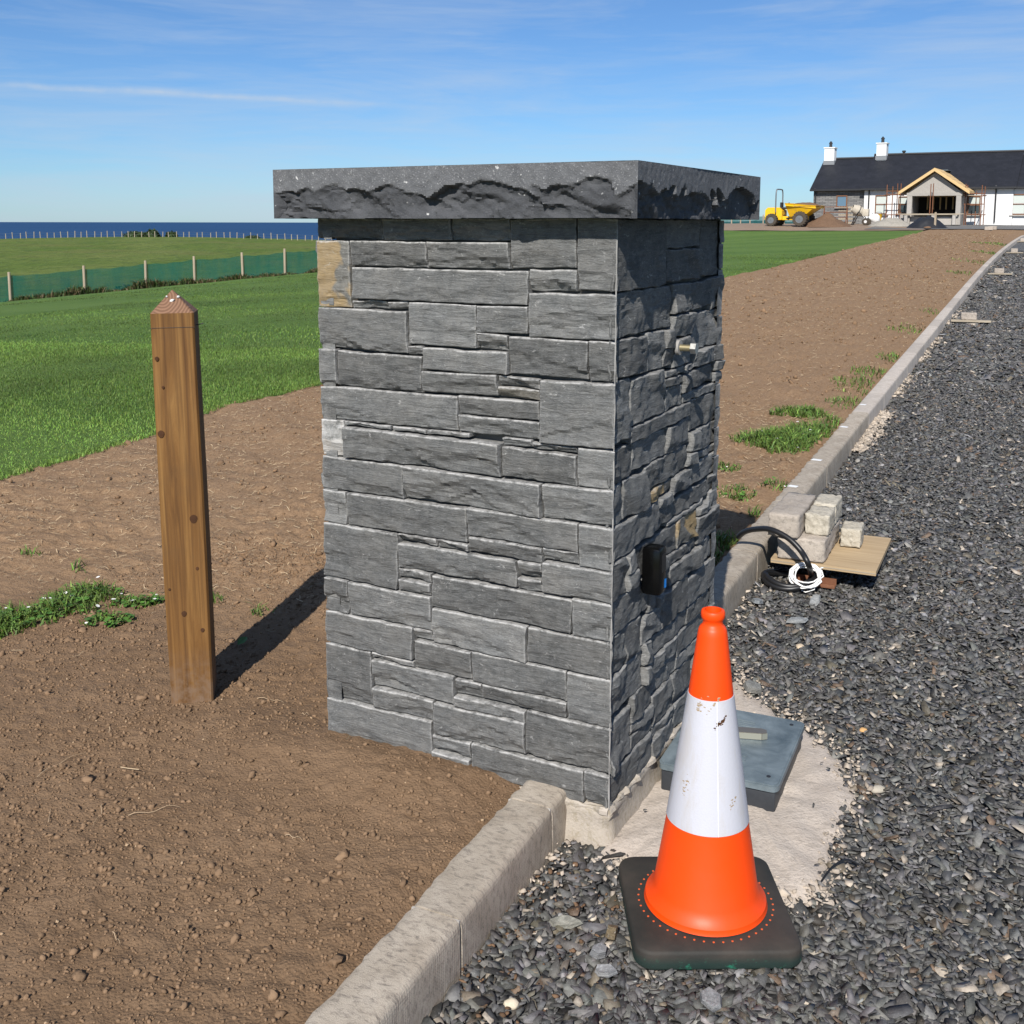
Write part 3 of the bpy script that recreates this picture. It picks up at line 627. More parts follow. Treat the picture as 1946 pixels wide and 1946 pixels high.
def ledger(face, a0, a1, z0, z1, tagname='', rough=1.0, step=.0085, seed=0, mit=(0, 0)):
    """one split stone of a face; relief is real: cleft surface, chipped arrises, uneven outline"""
    g = np.random.default_rng(seed); w = a1 - a0; h = z1 - z0
    z0 += .0004; h = z1 - z0; nx = max(3, int(round(w / step))); nz = max(3, int(round(h / step))); eg = min(.0024, w * .12, h * .12)
    e2 = 2.3 * eg
    ul = np.r_[0, eg, e2, np.linspace(e2, w - e2, nx)[1:-1], w - e2, w - eg, w]; wl_ = np.r_[0, eg, e2, np.linspace(e2, h - e2, nz)[1:-1], h - e2, h - eg, h]; nx = len(ul) - 1; nz = len(wl_) - 1
    x, z = np.meshgrid(ul, wl_, indexing='ij'); U = x / w; W = z / h; o = g.uniform(0, 90, 3)
    side = 1. if face == 'right' else 0.
    jit = .0020 + .0014 * side
    sk = g.uniform(-.003, .003, 4)
    X = x + jit * fbm(p3(o[0], z * 30, o[1]), 2) + sk[0] * (W - .5) * min(1, h / .06)
    Z = z + jit * fbm(p3(x * 22, o[1], o[2]), 3) + sk[1] * (U - .5)
    de = np.minimum(np.minimum(x, w - x), np.minimum(z, h - z))
    if face == 'right':                                                          # broken end grain: sharp facets
        d = np.full(x.shape, .022)
        for _ in range(int(4 + 26 * w)):
            cx_, cz_ = g.uniform(0, w), g.uniform(0, h); d = np.minimum(d, g.uniform(.002, .018) + g.normal(0, .11) * (x - cx_) + g.normal(.02, .25) * (z - cz_ + .25 * (x - cx_)) + .0035 * fbm(p3(x * 24, z * 24, g.uniform(0, 50)), 2))
        d = np.maximum(d, -.009 + .004 * fbm(p3(x * 20, z * 20, o[1]), 2)) + .0024 * fbm(p3(x * 40, z * 120, o[2]), 3)
        d += g.uniform(-.005, .008) * rough - .003
    else:
        d = .0017 * fbm(p3(x * 6, z * 22, o[0]), 3) + .0016 * fbm(p3(x * 26, z * 100, o[2]), 3) + g.uniform(-.0035, .0035) * rough + g.normal(0, .006) * (x - w / 2) + g.normal(0, .02) * (z - h / 2)
        for _ in range(g.integers(2, 6)):                                        # flakes split off along the bed
            yc = g.uniform(-.1, .55) * h; xc = g.uniform(0, 1) * w; wd = g.uniform(.05, .16); e = (yc - .012 + g.uniform(.012, .034) * (1 - ((x - xc) / wd) ** 2) + .006 * fbm(p3(x * 22, o[0], g.uniform(0, 9)), 3)) - z
            d -= g.uniform(.002, .0055) * sstep(0, .002, e) * sstep(-.03, .0, z - yc + .02)
        ch = .008 + .016 * fbm(p3(x * 16, o[1], 0), 2)
        k = (1 - sstep(0, .004, z - ch)) * (g.uniform() < .3); d -= k * (.003 + .005 * np.abs(fbm(p3(x * 30, z * 40, o[2]), 2)))
        if tagname == 'chip':
            for _ in range(5):
                yc = g.uniform(.15, .8) * h; xc = g.uniform(.1, .9) * w; slope = g.uniform(-.18, .25)
                e = (yc + slope * (x - xc) + .010 * fbm(p3(x * 14, o[0], 7.), 3)) - z
                d -= .0042 * sstep(0, .003, e - 1.2 * np.maximum(0, np.abs(x - xc) - .10) ** 1.3 )
            d += .012
    d -= np.where(de < 1e-6, .0018 + .002 * side, 0.)
    d = np.minimum(d, .030)
    dust = np.clip((1 - sstep(0, .0055, h - z)) * 1.0 + (1 - sstep(0, .004, np.minimum(x, w - x))) * .45 + .10, 0, 1) * (1 if face == 'front' else .45)
    if tagname == 'dust': dust = np.clip(dust + .4, 0, 1)
    P = np.stack([X - w / 2, d, Z - h / 2], -1)                                  # d = outwards
    B = P.copy(); B[..., 1] = -.052; B[..., 0] += .049 * (mit[0] * (1 - U) - mit[1] * U); ring = [(i, 0) for i in range(nx)] + [(nx, j) for j in range(nz)] + [(i, nz) for i in range(nx, 0, -1)] + [(0, j) for j in range(nz, 0, -1)]
    V = P.reshape(-1, 3); idx = np.arange(len(V)).reshape(nx + 1, nz + 1)
    Q = np.stack([idx[:-1, :-1], idx[1:, :-1], idx[1:, 1:], idx[:-1, 1:]], -1).reshape(-1, 4)
    rb = np.array([B[i, j] for i, j in ring]); rt = np.array([idx[i, j] for i, j in ring]); m = len(ring); n0 = len(V)
    k = np.arange(m); k2 = (k + 1) % m
    F = np.stack([rt[k], n0 + k, n0 + k2, rt[k2]], -1)
    V = np.concatenate([V, rb]); T = np.concatenate([Q, F]); dv = np.concatenate([dust.ravel(), np.full(m, .1)])
    return V, T, dv
FACES = {'front': (PW / 2, -PD / 2, -1, 0), 'right': (PW / 2, -PD / 2, 0, 1), 'left': (-PW / 2, PD / 2, 0, -1), 'back': (-PW / 2, PD / 2, 1, 0)}
def place_stone(face, a0, a1, z0, z1, tagname, seed, step):
    V, T, dv = ledger('right' if face in ('right', 'left') else 'front', a0, a1, z0, z1, tagname, 1., step, seed, (a0 < .006, a1 > (PW if face in ('front', 'back') else PD) - .006))
    ox, oy, ux, uy = FACES[face]; am = (a0 + a1) / 2
    nx_, ny_ = {'front': (0, -1), 'right': (1, 0), 'left': (-1, 0), 'back': (0, 1)}[face]
    W = np.stack([V[:, 0] * ux + V[:, 1] * nx_, V[:, 0] * uy + V[:, 1] * ny_, V[:, 2]], 1)
    if face in ('front', 'back'): T = T[:, ::-1]
    if face == 'left' : T = T
    mt = {'tan': 'slate_tan', 'brown': 'slate_brown', 'dust': 'slate_dusty'}.get(tagname, 'slate')
    o = fast_mesh('stone', W, T, mt, pillar, True, np.repeat(dv[:, None], 3, 1), (ox + ux * am, oy + uy * am, (z0 + z1) / 2))
    try: o.data.set_sharp_from_angle(angle=R(22))
    except Exception: pass
    if tagname == 'tan': o['label'] = 'stone stained ochre yellow'
    return o
sd = 1
for face, rows in (('front', FRONT_STONES), ('right', RIGHT_STONES)):
    for r in rows:
        sd += 1; place_stone(face, r[0] / 1000, r[1] / 1000, r[2] / 1000, r[3] / 1000, r[4] if len(r) > 4 else '', sd, .0085)
for face, W_ in (('left', PD), ('back', PW)):                                    # the two faces turned away
    z = PH0; g = random.Random(5 if face == 'left' else 9)
    while z < PH1 - .02:
        h = min(g.uniform(.055, .15), PH1 - z);  h = PH1 - z if PH1 - z - h < .05 else h
        u = .002
        while u < W_ - .01:
            w = g.uniform(.12, .42); w = W_ - .002 - u if W_ - .002 - u - w < .1 else w
            sd += 1; place_stone(face, u, u + w - .004, z + .002, z + h - .002, '', sd, .02); u += w
        z += h
MB().box((0, 0, (PH0 + PH1) / 2 - .003), (PW - .080, PD - .080, PH1 - PH0 - .006)).build('mortar_core', 'mortar', pillar)
for sx, sy in ((1, -1),):                              # pointed mitre at each corner
    m = MB(); P = []
    for k in range(40):
        z = PH0 + .004 + (PH1 - PH0 - .006) * k / 39; j = .0014 * math.sin(k * 2.1 + sx) * math.cos(k * .7)
        P.append((sx * (PW / 2 - .0032 + j), sy * (PD / 2 - .0032 + j), z))
    m.tube(P, [.0015 + .0006 * math.sin(k * 1.7) for k in range(40)], 6).build('corner_joint', 'mortar_white', pillar, True)
# concrete footing with smeared mortar along its top
nA = 60; V = []; F = []
def foot_ring(z, ins, n=18):
    P = []
    hx_, hy_ = PW / 2 - ins, PD / 2 - ins
    for (x0, y0, x1, y1) in ((-hx_, -hy_, hx_, -hy_), (hx_, -hy_, hx_, hy_), (hx_, hy_, -hx_, hy_), (-hx_, hy_, -hx_, -hy_)):
        for k in range(n): P.append((x0 + (x1 - x0) * k / n, y0 + (y1 - y0) * k / n, z))
    return np.array(P)
rings = [foot_ring(-.12, -.010), foot_ring(.0, -.006), foot_ring(.04, .002), foot_ring(.075, .006), foot_ring(.092, .001), foot_ring(.1035, .010), foot_ring(.105, .05)]
Vf = np.concatenate(rings); nn = fbm(Vf * 9 + 3, 3); Vf[:, 0] += .006 * nn; Vf[:, 1] += .006 * fbm(Vf * 11 + 8, 3); m_ = len(rings[0])
Ff = np.concatenate([np.stack([i * m_ + np.arange(m_), i * m_ + (np.arange(m_) + 1) % m_, (i + 1) * m_ + (np.arange(m_) + 1) % m_, (i + 1) * m_ + np.arange(m_)], -1) for i in range(len(rings) - 1)])
fast_mesh('footing', Vf, Ff, 'foundation', pillar, True)
m = MB(); 
for face in ('front', 'right'):                                                   # squeezed-out bed mortar under the bottom course
    ox, oy, ux, uy = FACES[face]; L_ = PW if face == 'front' else PD
    nx_, ny_ = (0, -1) if face == 'front' else (1, 0); P = []; rr = []
    for k in range(50):
        a_ = L_ * (k + .3) / 50; q = .004 * math.sin(k * 1.9) + .003 * math.sin(k * .63 + 2); P.append((ox + ux * a_ - nx_ * (.008 - q), oy + uy * a_ - ny_ * (.008 - q), PH0 - .007 + .4 * q)); rr.append(.0085 + .004 * math.sin(k * 1.13 + 1) + .002 * math.sin(k * 2.9))
    m.tube(P, rr, 7)
m.build('bed_mortar', 'foundation', pillar, True)
# rock-faced capstone
CO = .081; CT = .133; HX_, HY_ = PW / 2 + CO, PD / 2 + CO
def cap_mesh():
    V = []; Q = []; S = []; nz = 30; step = .0058; base = 0
    for (x0, y0, x1, y1, nx_, ny_, sd_) in ((-HX_, -HY_, HX_, -HY_, 0, -1, 3.), (HX_, -HY_, HX_, HY_, 1, 0, 11.), (HX_, HY_, -HX_, HY_, 0, 1, 23.), (-HX_, HY_, -HX_, -HY_, -1, 0, 31.)):
        L_ = math.hypot(x1 - x0, y1 - y0); n = int(L_ / step); U, W = np.meshgrid(np.linspace(0, L_, n + 1), np.linspace(0, 1, nz + 1), indexing='ij')
        gq = np.random.default_rng(int(sd_)); zc = W * CT; rec = np.full(U.shape, -.02); k = -.02
        while k < L_ + .03:                                                      # pitched edge: overlapping conchoidal scallops
            for zk, wz, dep in ((gq.uniform(.018, .058), gq.uniform(.026, .046), gq.uniform(.007, .017)), (gq.uniform(-.012, .022), gq.uniform(.026, .040), gq.uniform(.010, .022))):
                uk = k + gq.uniform(-.03, .03); wu = gq.choice([.03, .05, .09, .16]) * gq.uniform(.7, 1.3); tl = gq.uniform(-1.2, 1.2)
                B_ = 1 - np.abs((U - uk + tl * (zc - zk)) / wu) ** 1.5 - np.abs((zc - zk) / wz) ** 1.8 + .16 * fbm(p3(U * 30, zc * 45, gq.uniform(0, 40)), 3)
                rec = np.maximum(rec, dep * sstep(0, .22, B_) * (.62 + .38 * np.clip(B_, 0, 1) + gq.uniform(-4, 6) * (zc - zk)) - .001)
            k += gq.uniform(.030, .070)
        nn = fbm(p3(U * 9 + zc * 3, zc * 22 + U * 2, sd_), 3); rec = np.where(rec > .002, rec + .0055 * (sstep(-.02, .03, nn) + sstep(.28, .33, nn)) - .004 * sstep(.0, .06, -nn - .3), rec)
        dz = np.maximum(rec, 0); rec = dz + .0035 * sstep(0, .0012, dz) + .0020 * fbm(p3(U * 110, zc * 110, sd_), 2) * sstep(0, .003, dz)
        rec += .0010 * fbm(p3(U * 90, W * 12, sd_ + 2), 2) + .004 * np.abs(np.minimum(vnoise(p3(U * 4, W * 1.2, sd_ + 9)), 0))
        rec *= sstep(-.012, .030, np.minimum(U, L_ - U)) * .92 + .08 * sstep(0, .006, np.minimum(U, L_ - U))
        rec *= sstep(0, .004, np.minimum(U, L_ - U))
        f = U / L_
        V.append(np.stack([x0 + (x1 - x0) * f - nx_ * rec, y0 + (y1 - y0) * f - ny_ * rec, PH1 + .0 + W * CT], -1).reshape(-1, 3))
        S.append(1 - sstep(0, .0012, dz).ravel()); idx = base + np.arange((n + 1) * (nz + 1)).reshape(n + 1, nz + 1)
        Q.append(np.stack([idx[:-1, :-1], idx[1:, :-1], idx[1:, 1:], idx[:-1, 1:]], -1).reshape(-1, 4)); base += (n + 1) * (nz + 1)
    top = np.array([[-HX_, -HY_, PH1 + CT], [HX_, -HY_, PH1 + CT], [HX_, HY_, PH1 + CT], [-HX_, HY_, PH1 + CT]]); bi = .020
    bot = np.array([[-HX_ + bi, -HY_ + bi, PH1 + .0015], [HX_ - bi, -HY_ + bi, PH1 + .0015], [HX_ - bi, HY_ - bi, PH1 + .0015], [-HX_ + bi, HY_ - bi, PH1 + .0015]])
    V += [top, bot]; S += [np.ones(8)]; Q.append(np.array([[base, base + 1, base + 2, base + 3], [base + 7, base + 6, base + 5, base + 4]]))
    return np.concatenate(V), np.concatenate(Q), np.concatenate(S)
V, Q, S = cap_mesh(); Q = Q.copy()
cap = fast_mesh('capstone', V, Q, 'capstone', pillar, True, np.repeat(S[:, None], 3, 1))
try: cap.data.set_sharp_from_angle(angle=R(35))
except Exception: pass
# zinc bolt left for the gate hinge
MX = Matrix.Translation((PW / 2, -PD / 2 + .440, 1.283)) @ Matrix.Rotation(R(90), 4, 'Y')
bolt = MB().tube([(0, 0, -.03), (0, 0, .052)], .0095, 14, M=MX).build('hinge_bolt', 'brass', pillar, True)
MB().tube([(0, 0, .004), (0, 0, .014)], .021, 18, M=MX).build('washer', 'mortar_white', bolt, True)
MB().tube([(0, 0, .046), (0, 0, .062)], .0165, 6, M=MX).build('nut', 'zinc_steel', bolt)

# black wall unit on the drive side
dev = thing('intercom', 'small glossy black intercom unit fixed to the drive side of the pillar', 'intercom', (0, 0, 0), 0)
wp = PC + PRV * .245; dev.location = (wp[0], wp[1], .628); dev.rotation_euler = (0, 0, -PILLAR_YAW)
MB().box((.020, 0, .067), (.056, .058, .134), bev=.012).build('housing', 'glossy_black', dev, True)
MB().box((.0483, 0, .090), (.001, .030, .050)).build('button_panel', 'conduit', dev)
MB().box((.0484, .016, .028), (.001, .010, .024)).build('label', 'blue_label', dev)

# ------------------------------------------------------------------ kerb
kerb = thing('kerb', None, None, (K0[0], K0[1], 0), -KYAW); kerb['kind'] = 'structure'
def kerb_mesh(L, fine, seed):
    """local: y along the kerb, x = -s; top at z=0; worn arrises"""
    prof = [(0, -.26), (0, -.020), (-.003, -.009), (-.010, -.0025), (-.020, 0), (-.060, .0005), (-.112, 0), (-.124, -.006), (-.127, -.03), (-.127, -.26)]
    pr = []
    for i in range(len(prof) - 1):
        n = 4 if fine and i in (0, 4, 5) else 1
        for k in range(n): pr.append(tuple(prof[i][j] + (prof[i + 1][j] - prof[i][j]) * k / n for j in (0, 1)))
    pr.append(prof[-1]); n = len(pr); m = max(2, int(L / (.02 if fine else .3)))
    Y = np.linspace(.002, L - .002, m + 1); P = np.array(pr); V = np.zeros((m + 1, n, 3)); V[:, :, 0] = P[:, 0]; V[:, :, 2] = P[:, 1]; V[:, :, 1] = Y[:, None]
    if fine:
        N = fbm(V.reshape(-1, 3) * 24 + seed, 3).reshape(m + 1, n); w = np.where((P[:, 0] < -.11) & (P[:, 1] > -.05), .007, .0008)
        V[:, :, 2] += N * w * .5; V[:, :, 0] += fbm(V.reshape(-1, 3) * 31 + seed + 5, 2).reshape(m + 1, n) * w * 1.1
    idx = np.arange((m + 1) * n).reshape(m + 1, n)
    Q = [tuple(q) for q in np.stack([idx[:-1, :-1], idx[:-1, 1:], idx[1:, 1:], idx[1:, :-1]], -1).reshape(-1, 4)]
    Q += [tuple(idx[0, ::-1]), tuple(idx[-1])]
    me = bpy.data.meshes.new('kerb_stone'); me.from_pydata([tuple(v) for v in V.reshape(-1, 3)], [], Q); me.update()
    me.polygons.foreach_set('use_smooth', np.ones(len(me.polygons), bool))
    try: me.set_sharp_from_angle(angle=R(42))
    except Exception: pass
    me.materials.append(MATS['kerb_concrete' if fine else 'kerb_far']); return me
def kerb_stone(t0, t1, fine, me=None):
    s0, s1 = float(bend(t0)), float(bend(t1)); ym = K0[1] + (t0 + t1) / 2 * KD[1]; z0 = float(drive(K0[1] + t0 * KD[1])); z1 = float(drive(K0[1] + t1 * KD[1]))
    if me is None: me = kerb_mesh(t1 - t0, fine, t0)
    o = link('kerb_stone', me, kerb, (-s0, t0, .128 + z0)); L = t1 - t0
    o.rotation_euler = (math.atan2(z1 - z0, L), 0, math.atan2(s1 - s0, L)); return o
for a_, b_ in ((-2.40, -1.458), (-1.454, -.543), (-.539, -.042), (-.038, .21)): kerb_stone(a_, b_, True)
PK = .917; t0 = 4.14 - 4 * PK
far_mesh = kerb_mesh(PK - .007, False, 0)
for k in range(64):
    a_ = t0 + k * PK
    if a_ + PK > 57.5: break
    if k < 6: kerb_stone(a_, a_ + PK - .006, True)
    else: kerb_stone(a_, a_ + PK - .006, False, far_mesh)
for a_ in [-1.456, -.541, -.040] + [t0 + k * PK - .003 for k in range(1, 10)]:    # pointed joints
    MB().box((-.0635, 0, -.108), (.1190, .006, .206)).build('kerb_joint', 'joint', kerb, loc=(0, a_, .128 + float(drive(K0[1] + a_ * KD[1]))))
for t_, w_ in ((3.55, .05), (4.25, .06), (5.35, .05), (6.3, .045)):               # dabs of white paint on the kerb top
    z_ = .1295 + float(drive(K0[1] + t_ * KD[1])); MB().prism([(-.115, -.02), (-.115 + w_, -.026), (-.108 + w_, .008), (-.105, .018)], 0, .0012).build('paint_mark', 'white_cable', kerb, loc=(0, t_, z_), rot=(math.atan(.0185), 0, 0))
# haunching concrete that has spilled along the foot of the kerb, and the slab round the meter box
def blob(name, pts, z, h, seed, mat, n=5):
    P = [Vector((p[0], p[1], 0)) for p in pts]; C_ = sum(P, Vector()) / len(P); out = spline(P + [P[0]], 7)[:-1]; V = [(C_.x, C_.y, z + h)]; rings = 14; F = []; m = len(out)
    for k in range(1, rings + 1):
        f = k / rings
        for q in out:
            e = C_ + (q - C_) * f * (1 + .10 * fbm(p3(q.x * 14, q.y * 14, seed), 3)); hh = z + h * (1 - f ** 4) - .012 * (f == 1) + .006 * float(fbm(p3(e.x * 26, e.y * 26, seed), 4)) * (f < 1)
            V.append((e.x, e.y, hh))
    F = [(0, 1 + k, 1 + (k + 1) % m) for k in range(m)]
    for r0 in range(rings - 1):
        for k in range(m): a_ = 1 + r0 * m; F.append((a_ + k, a_ + m + k, a_ + m + (k + 1) % m, a_ + (k + 1) % m))
    me = bpy.data.meshes.new(name); me.from_pydata(V, [], F); me.update(); me.polygons.foreach_set('use_smooth', np.ones(len(me.polygons), bool)); me.materials.append(MATS[mat])
    return tag(link(name, me), kind='structure')
PAD = [hit(px, py, lambda x, y: 0 * y + .015)[:2] for px, py in ((1168, 1640), (1215, 1690), (1300, 1700), (1420, 1690), (1510, 1700), (1572, 1690), (1600, 1590), (1622, 1500), (1612, 1440), (1560, 1395), (1490, 1350), (1425, 1310), (1395, 1272))]
PAD += [tuple(PC + PRV * .62 - PLV * (-.03)), tuple(PC + PRV * .3 - PLV * (-.04)), tuple(PC + PRV * .0 - PLV * (-.03))]
PADC = np.array(PAD).mean(0)
blob('concrete_slab', PAD, .006, .020, 3., 'pad_concrete')
def in_poly(x, y, P):
    x = np.asarray(x); r = np.zeros(x.shape, bool); n = len(P)
    for i in range(n):
        (x0, y0), (x1, y1) = P[i], P[(i + 1) % n]
        c = ((y0 > y) != (y1 > y)) & (x < (x1 - x0) * (y - y0) / (y1 - y0 + 1e-12) + x0); r ^= c
    return r
def in_pillar(x, y, m=0.):
    u = (x - PC[0]) * PLV[0] + (y - PC[1]) * PLV[1]; v = (x - PC[0]) * PRV[0] + (y - PC[1]) * PRV[1]
    return (u > -m) & (u < PW + m) & (v > -m) & (v < PD + m)
BOX_C = None

# ------------------------------------------------------------------ loose stuff: slate chippings, clods, straw, grass
def frustum(x, y, z, mx=.12, side=.9):
    """keep what the camera, or one a step to the side, could see"""
    return np.abs(x) < (973 * (1 + mx)) / FPX * (y * math.cos(PITCH) + (EYE - z) * math.sin(PITCH)) + side
def chip_cols(n):
    g = rng.uniform(.030, .142, n) ** 1.0; c = np.stack([g * rng.uniform(.98, 1.08, n), g * rng.uniform(.98, 1.03, n), g * rng.uniform(.90, 1.03, n)], 1)
    k = rng.uniform(0, 1, n)
    c[k < .10] *= np.array([1.15, 1.0, .78]); c[(k > .10) & (k < .16)] *= 1.9
    m = (k > .975); c[m] = np.array([.36, .31, .25]) * rng.uniform(.7, 1.3, (m.sum(), 1)); m = (k > .955) & (k < .975); c[m] = np.array([.135, .092, .062]) * rng.uniform(.7, 1.3, (m.sum(), 1))
    return c
CHIPS = chip_templates(40, 4)
VV = []; TT = []; CC = []; base = 0
for (ta, tb, s_far, dens, sz, lift) in ((-2.0, 3.0, -2.1, 6000, .0265, .010), (3.0, 8.5, -2.4, 3300, .028, .009), (8.5, 18, -2.6, 1150, .050, .008), (18, 40, -2.8, 300, .075, .006)):
    n = int((tb - ta) * abs(s_far) * dens); t = rng.uniform(ta, tb, n); s = s_far * rng.uniform(0, 1, n) - .004; s = s + bend(t)
    x, y = xy(s, t); keep = (y > 1.62) & frustum(x, y, 0 * x, .02, .32) & ~in_pillar(x, y, .012)
    inp = in_poly(x, y, [tuple(PADC + (np.array(p) - PADC) * .93) for p in PAD]); keep &= ~inp | ((rng.uniform(0, 1, len(x)) < .010) & ~in_poly(x, y, [tuple(PADC + (np.array(p) - PADC) * .62) for p in PAD]))
    x, y, s, t = x[keep], y[keep], s[keep], t[keep]; n = len(x)
    z = drive(y) + rng.uniform(-.006, lift, n) + .008 * fbm(p3(x * 3, y * 3), 3) - .006 + .024 * in_poly(x, y, [tuple(PADC + (np.array(p) - PADC) * .93) for p in PAD])
    size = sz * np.exp(rng.normal(0, .38, n)); size = np.clip(size, .009, sz * 2.6); size = np.where(in_poly(x, y, [tuple(PADC + (np.array(p) - PADC) * .93) for p in PAD]), np.minimum(size, .016), size); size = np.where((s > -.35) & (t < .2), size * 1.2, size)
    V, T, C_ = scatter(CHIPS, np.stack([x, y, z], 1), size, R(46), chip_cols(n)); VV.append(V); TT.append(T + base); CC.append(C_); base += len(V)
tag(fast_mesh('gravel', np.concatenate(VV), np.concatenate(TT), 'chip', col=np.concatenate(CC)), 'dark grey slate chippings covering the drive', 'gravel', kind='stuff')

# pale crumbs of concrete round the slab's edge and along the foot of the kerb
n = 620; k = rng.integers(0, len(PAD) - 3, n); f = rng.uniform(0, 1, n); P_ = np.array(PAD); e = P_[k] * (1 - f)[:, None] + P_[k + 1] * f[:, None]
e = PADC + (e - PADC) * (1 + rng.normal(.0, .085, n))[:, None]
n2 = 900; n2 = 2300; t = np.r_[rng.uniform(2.95, 7.5, 1700), rng.uniform(7.5, 16, 400), rng.uniform(-.25, .05, 60), rng.uniform(.9, 2.2, 90)]; n2 = len(t); s = -np.abs(rng.normal(.0, .05, n2)); den = fbm(p3(t * 2.2, 1.), 2); ok = (den > .05) | (t < 3); x2, y2 = xy(s[ok], t[ok])
x = np.r_[e[:, 0], x2]; y = np.r_[e[:, 1], y2]; ok = ~in_pillar(x, y, .01); x, y = x[ok], y[ok]
_, tq = st(x, y); sz = np.clip(np.where(tq > 2.5, .021, .010) * np.exp(rng.normal(0, .45, len(x))), .004, .045); z = drive(y) + .008 + .2 * sz; c = np.array([.44, .375, .305]) * rng.uniform(.6, 1.15, (len(x), 1))
V, T, C_ = scatter(CHIPS, np.stack([x, y, z], 1), sz[:, None] * np.array([1.1, 1.1, 2.6]) * rng.uniform(.8, 1.3, (len(x), 3)), .6, c)
tag(fast_mesh('mortar_crumbs', V, T, 'clod', col=C_), 'pale crumbs of spilled concrete on the gravel', 'rubble', kind='stuff')

# clods on the soil
ICO = ico_templates(24, 8, 1, .42); ICO2 = ico_templates(14, 9, 2, .62)
def clods(n, t0, t1, smax, mean, sig, tmpl, cap):
    t = rng.uniform(t0, t1, n); s = rng.uniform(.15, smax, n); x, y = xy(s, t)
    ok = frustum(x, y, 0 * x + .1, .05, .35) & ~in_pillar(x, y, .015) & (y > 1.5) & (fbm(p3(x * 1.8, y * 1.8, 4.), 2) > rng.uniform(-1.3, .35, n)); x, y = x[ok], y[ok]
    sz = np.clip(mean * np.exp(rng.normal(0, sig, len(x))), .003, cap); z = soil_z(x, y) + .12 * sz
    far = sstep(3.9, 4.4, y + .2 * x)[:, None]; c = (np.array([.205, .133, .080]) * (1 - far) + np.array([.205, .130, .076]) * far) * rng.uniform(.8, 1.18, (len(x), 1))
    st_ = (rng.uniform(0, 1, len(x)) > .992) & (sz < .015); c[st_] = np.array([.38, .27, .17])
    return scatter(tmpl, np.stack([x, y, z], 1), sz[:, None] * rng.uniform(.75, 1.25, (len(x), 3)) * np.array([1, 1, .8]), .7, c)
parts = [clods(38000, -1.5, 1.6, 2.5, .0064, .42, ICO, .018), clods(1500, -1.5, 1.6, 2.6, .0115, .42, ICO2, .034), clods(5200, 1.2, 14, 5.0, .017, .5, ICO, .06), clods(3500, 12, 60, 5.0, .035, .5, ICO, .12)]
base = 0; VV = []; TT = []; CC = []
for V, T, C_ in parts: VV.append(V); TT.append(T + base); CC.append(C_); base += len(V)
n = 300; t = rng.uniform(-1.4, .05, n); s = -np.abs(rng.normal(0, .17, n)); x, y = xy(s, t); ok = (fbm(p3(x * 6, y * 6, 3.), 2) > .0) & ~in_pillar(x, y, .01); x, y = x[ok], y[ok]; sz = np.clip(.007 * np.exp(rng.normal(0, .5, len(x))), .003, .014)
V, T, C_ = scatter(ICO, np.stack([x, y, drive(y) + .010 + 0 * x], 1), sz[:, None] * np.array([1.3, 1.3, .5]) * rng.uniform(.7, 1.3, (len(x), 3)), .5, np.array([.15, .092, .055]) * rng.uniform(.7, 1.2, (len(x), 1))); VV.append(V); TT.append(T + base); CC.append(C_); base += len(V)
tag(fast_mesh('soil_clods', np.concatenate(VV), np.concatenate(TT), 'clod', col=np.concatenate(CC)), 'brown crumbs and clods lying on the bare soil', 'soil', kind='stuff')

# straw and dead roots on the raked ground
def straws(n, t0, t1, s0, s1, l0, l1, w, near=False):
    t = rng.uniform(t0, t1, n); s = rng.uniform(s0, s1, n); x, y = xy(s, t)
    lim = 4.0 - .2 * x + rng.normal(0, .18, n)
    ok = frustum(x, y, 0 * x, .05, .3) & ~in_pillar(x, y, .03) & (s < lawn_edge(t) - .05) & (near | (y > lim)); x, y = x[ok], y[ok]; n = len(x)
    a = rng.uniform(0, math.pi * 2, n); L_ = rng.uniform(l0, l1, n); ww = w * rng.uniform(.6, 1.5, n) * (1 + .05 * y)
    V = np.zeros((n, 6, 3)); bendv = rng.normal(0, .25, n)
    for k, f in enumerate((-.5, 0, .5)):
        aa = a + bendv * f * 1.2; px = x + np.cos(aa) * L_ * f; py = y + np.sin(aa) * L_ * f; pz = soil_z(px, py) + .006 + .008 * rng.uniform(0, 1, n)
        V[:, 2 * k] = np.stack([px - np.sin(aa) * ww, py + np.cos(aa) * ww, pz], 1); V[:, 2 * k + 1] = np.stack([px + np.sin(aa) * ww, py - np.cos(aa) * ww, pz + ww], 1)
    T = np.array([[0, 1, 3], [0, 3, 2], [2, 3, 5], [2, 5, 4]])[None] + (np.arange(n) * 6)[:, None, None]
    c = np.repeat(np.array([.46, .35, .22]) * rng.uniform(.45, 1.2, (n, 1)), 6, 0)
    return V.reshape(-1, 3), T.reshape(-1, 3), c
parts = [straws(15000, .3, 6, .2, 4.8, .012, .042, .0007), straws(9000, 6, 22, .2, 5.0, .02, .06, .0008), straws(4500, 20, 60, .2, 5.0, .03, .09, .001), straws(20, -1.3, .6, .3, 2.4, .03, .06, .0008, True)]
base = 0; VV = []; TT = []; CC = []
for V, T, C_ in parts: VV.append(V); TT.append(T + base); CC.append(C_); base += len(V)
tag(fast_mesh('straw', np.concatenate(VV), np.concatenate(TT), 'straw', col=np.concatenate(CC)), 'dry straw and dead roots strewn over the raked soil', 'straw', kind='stuff')

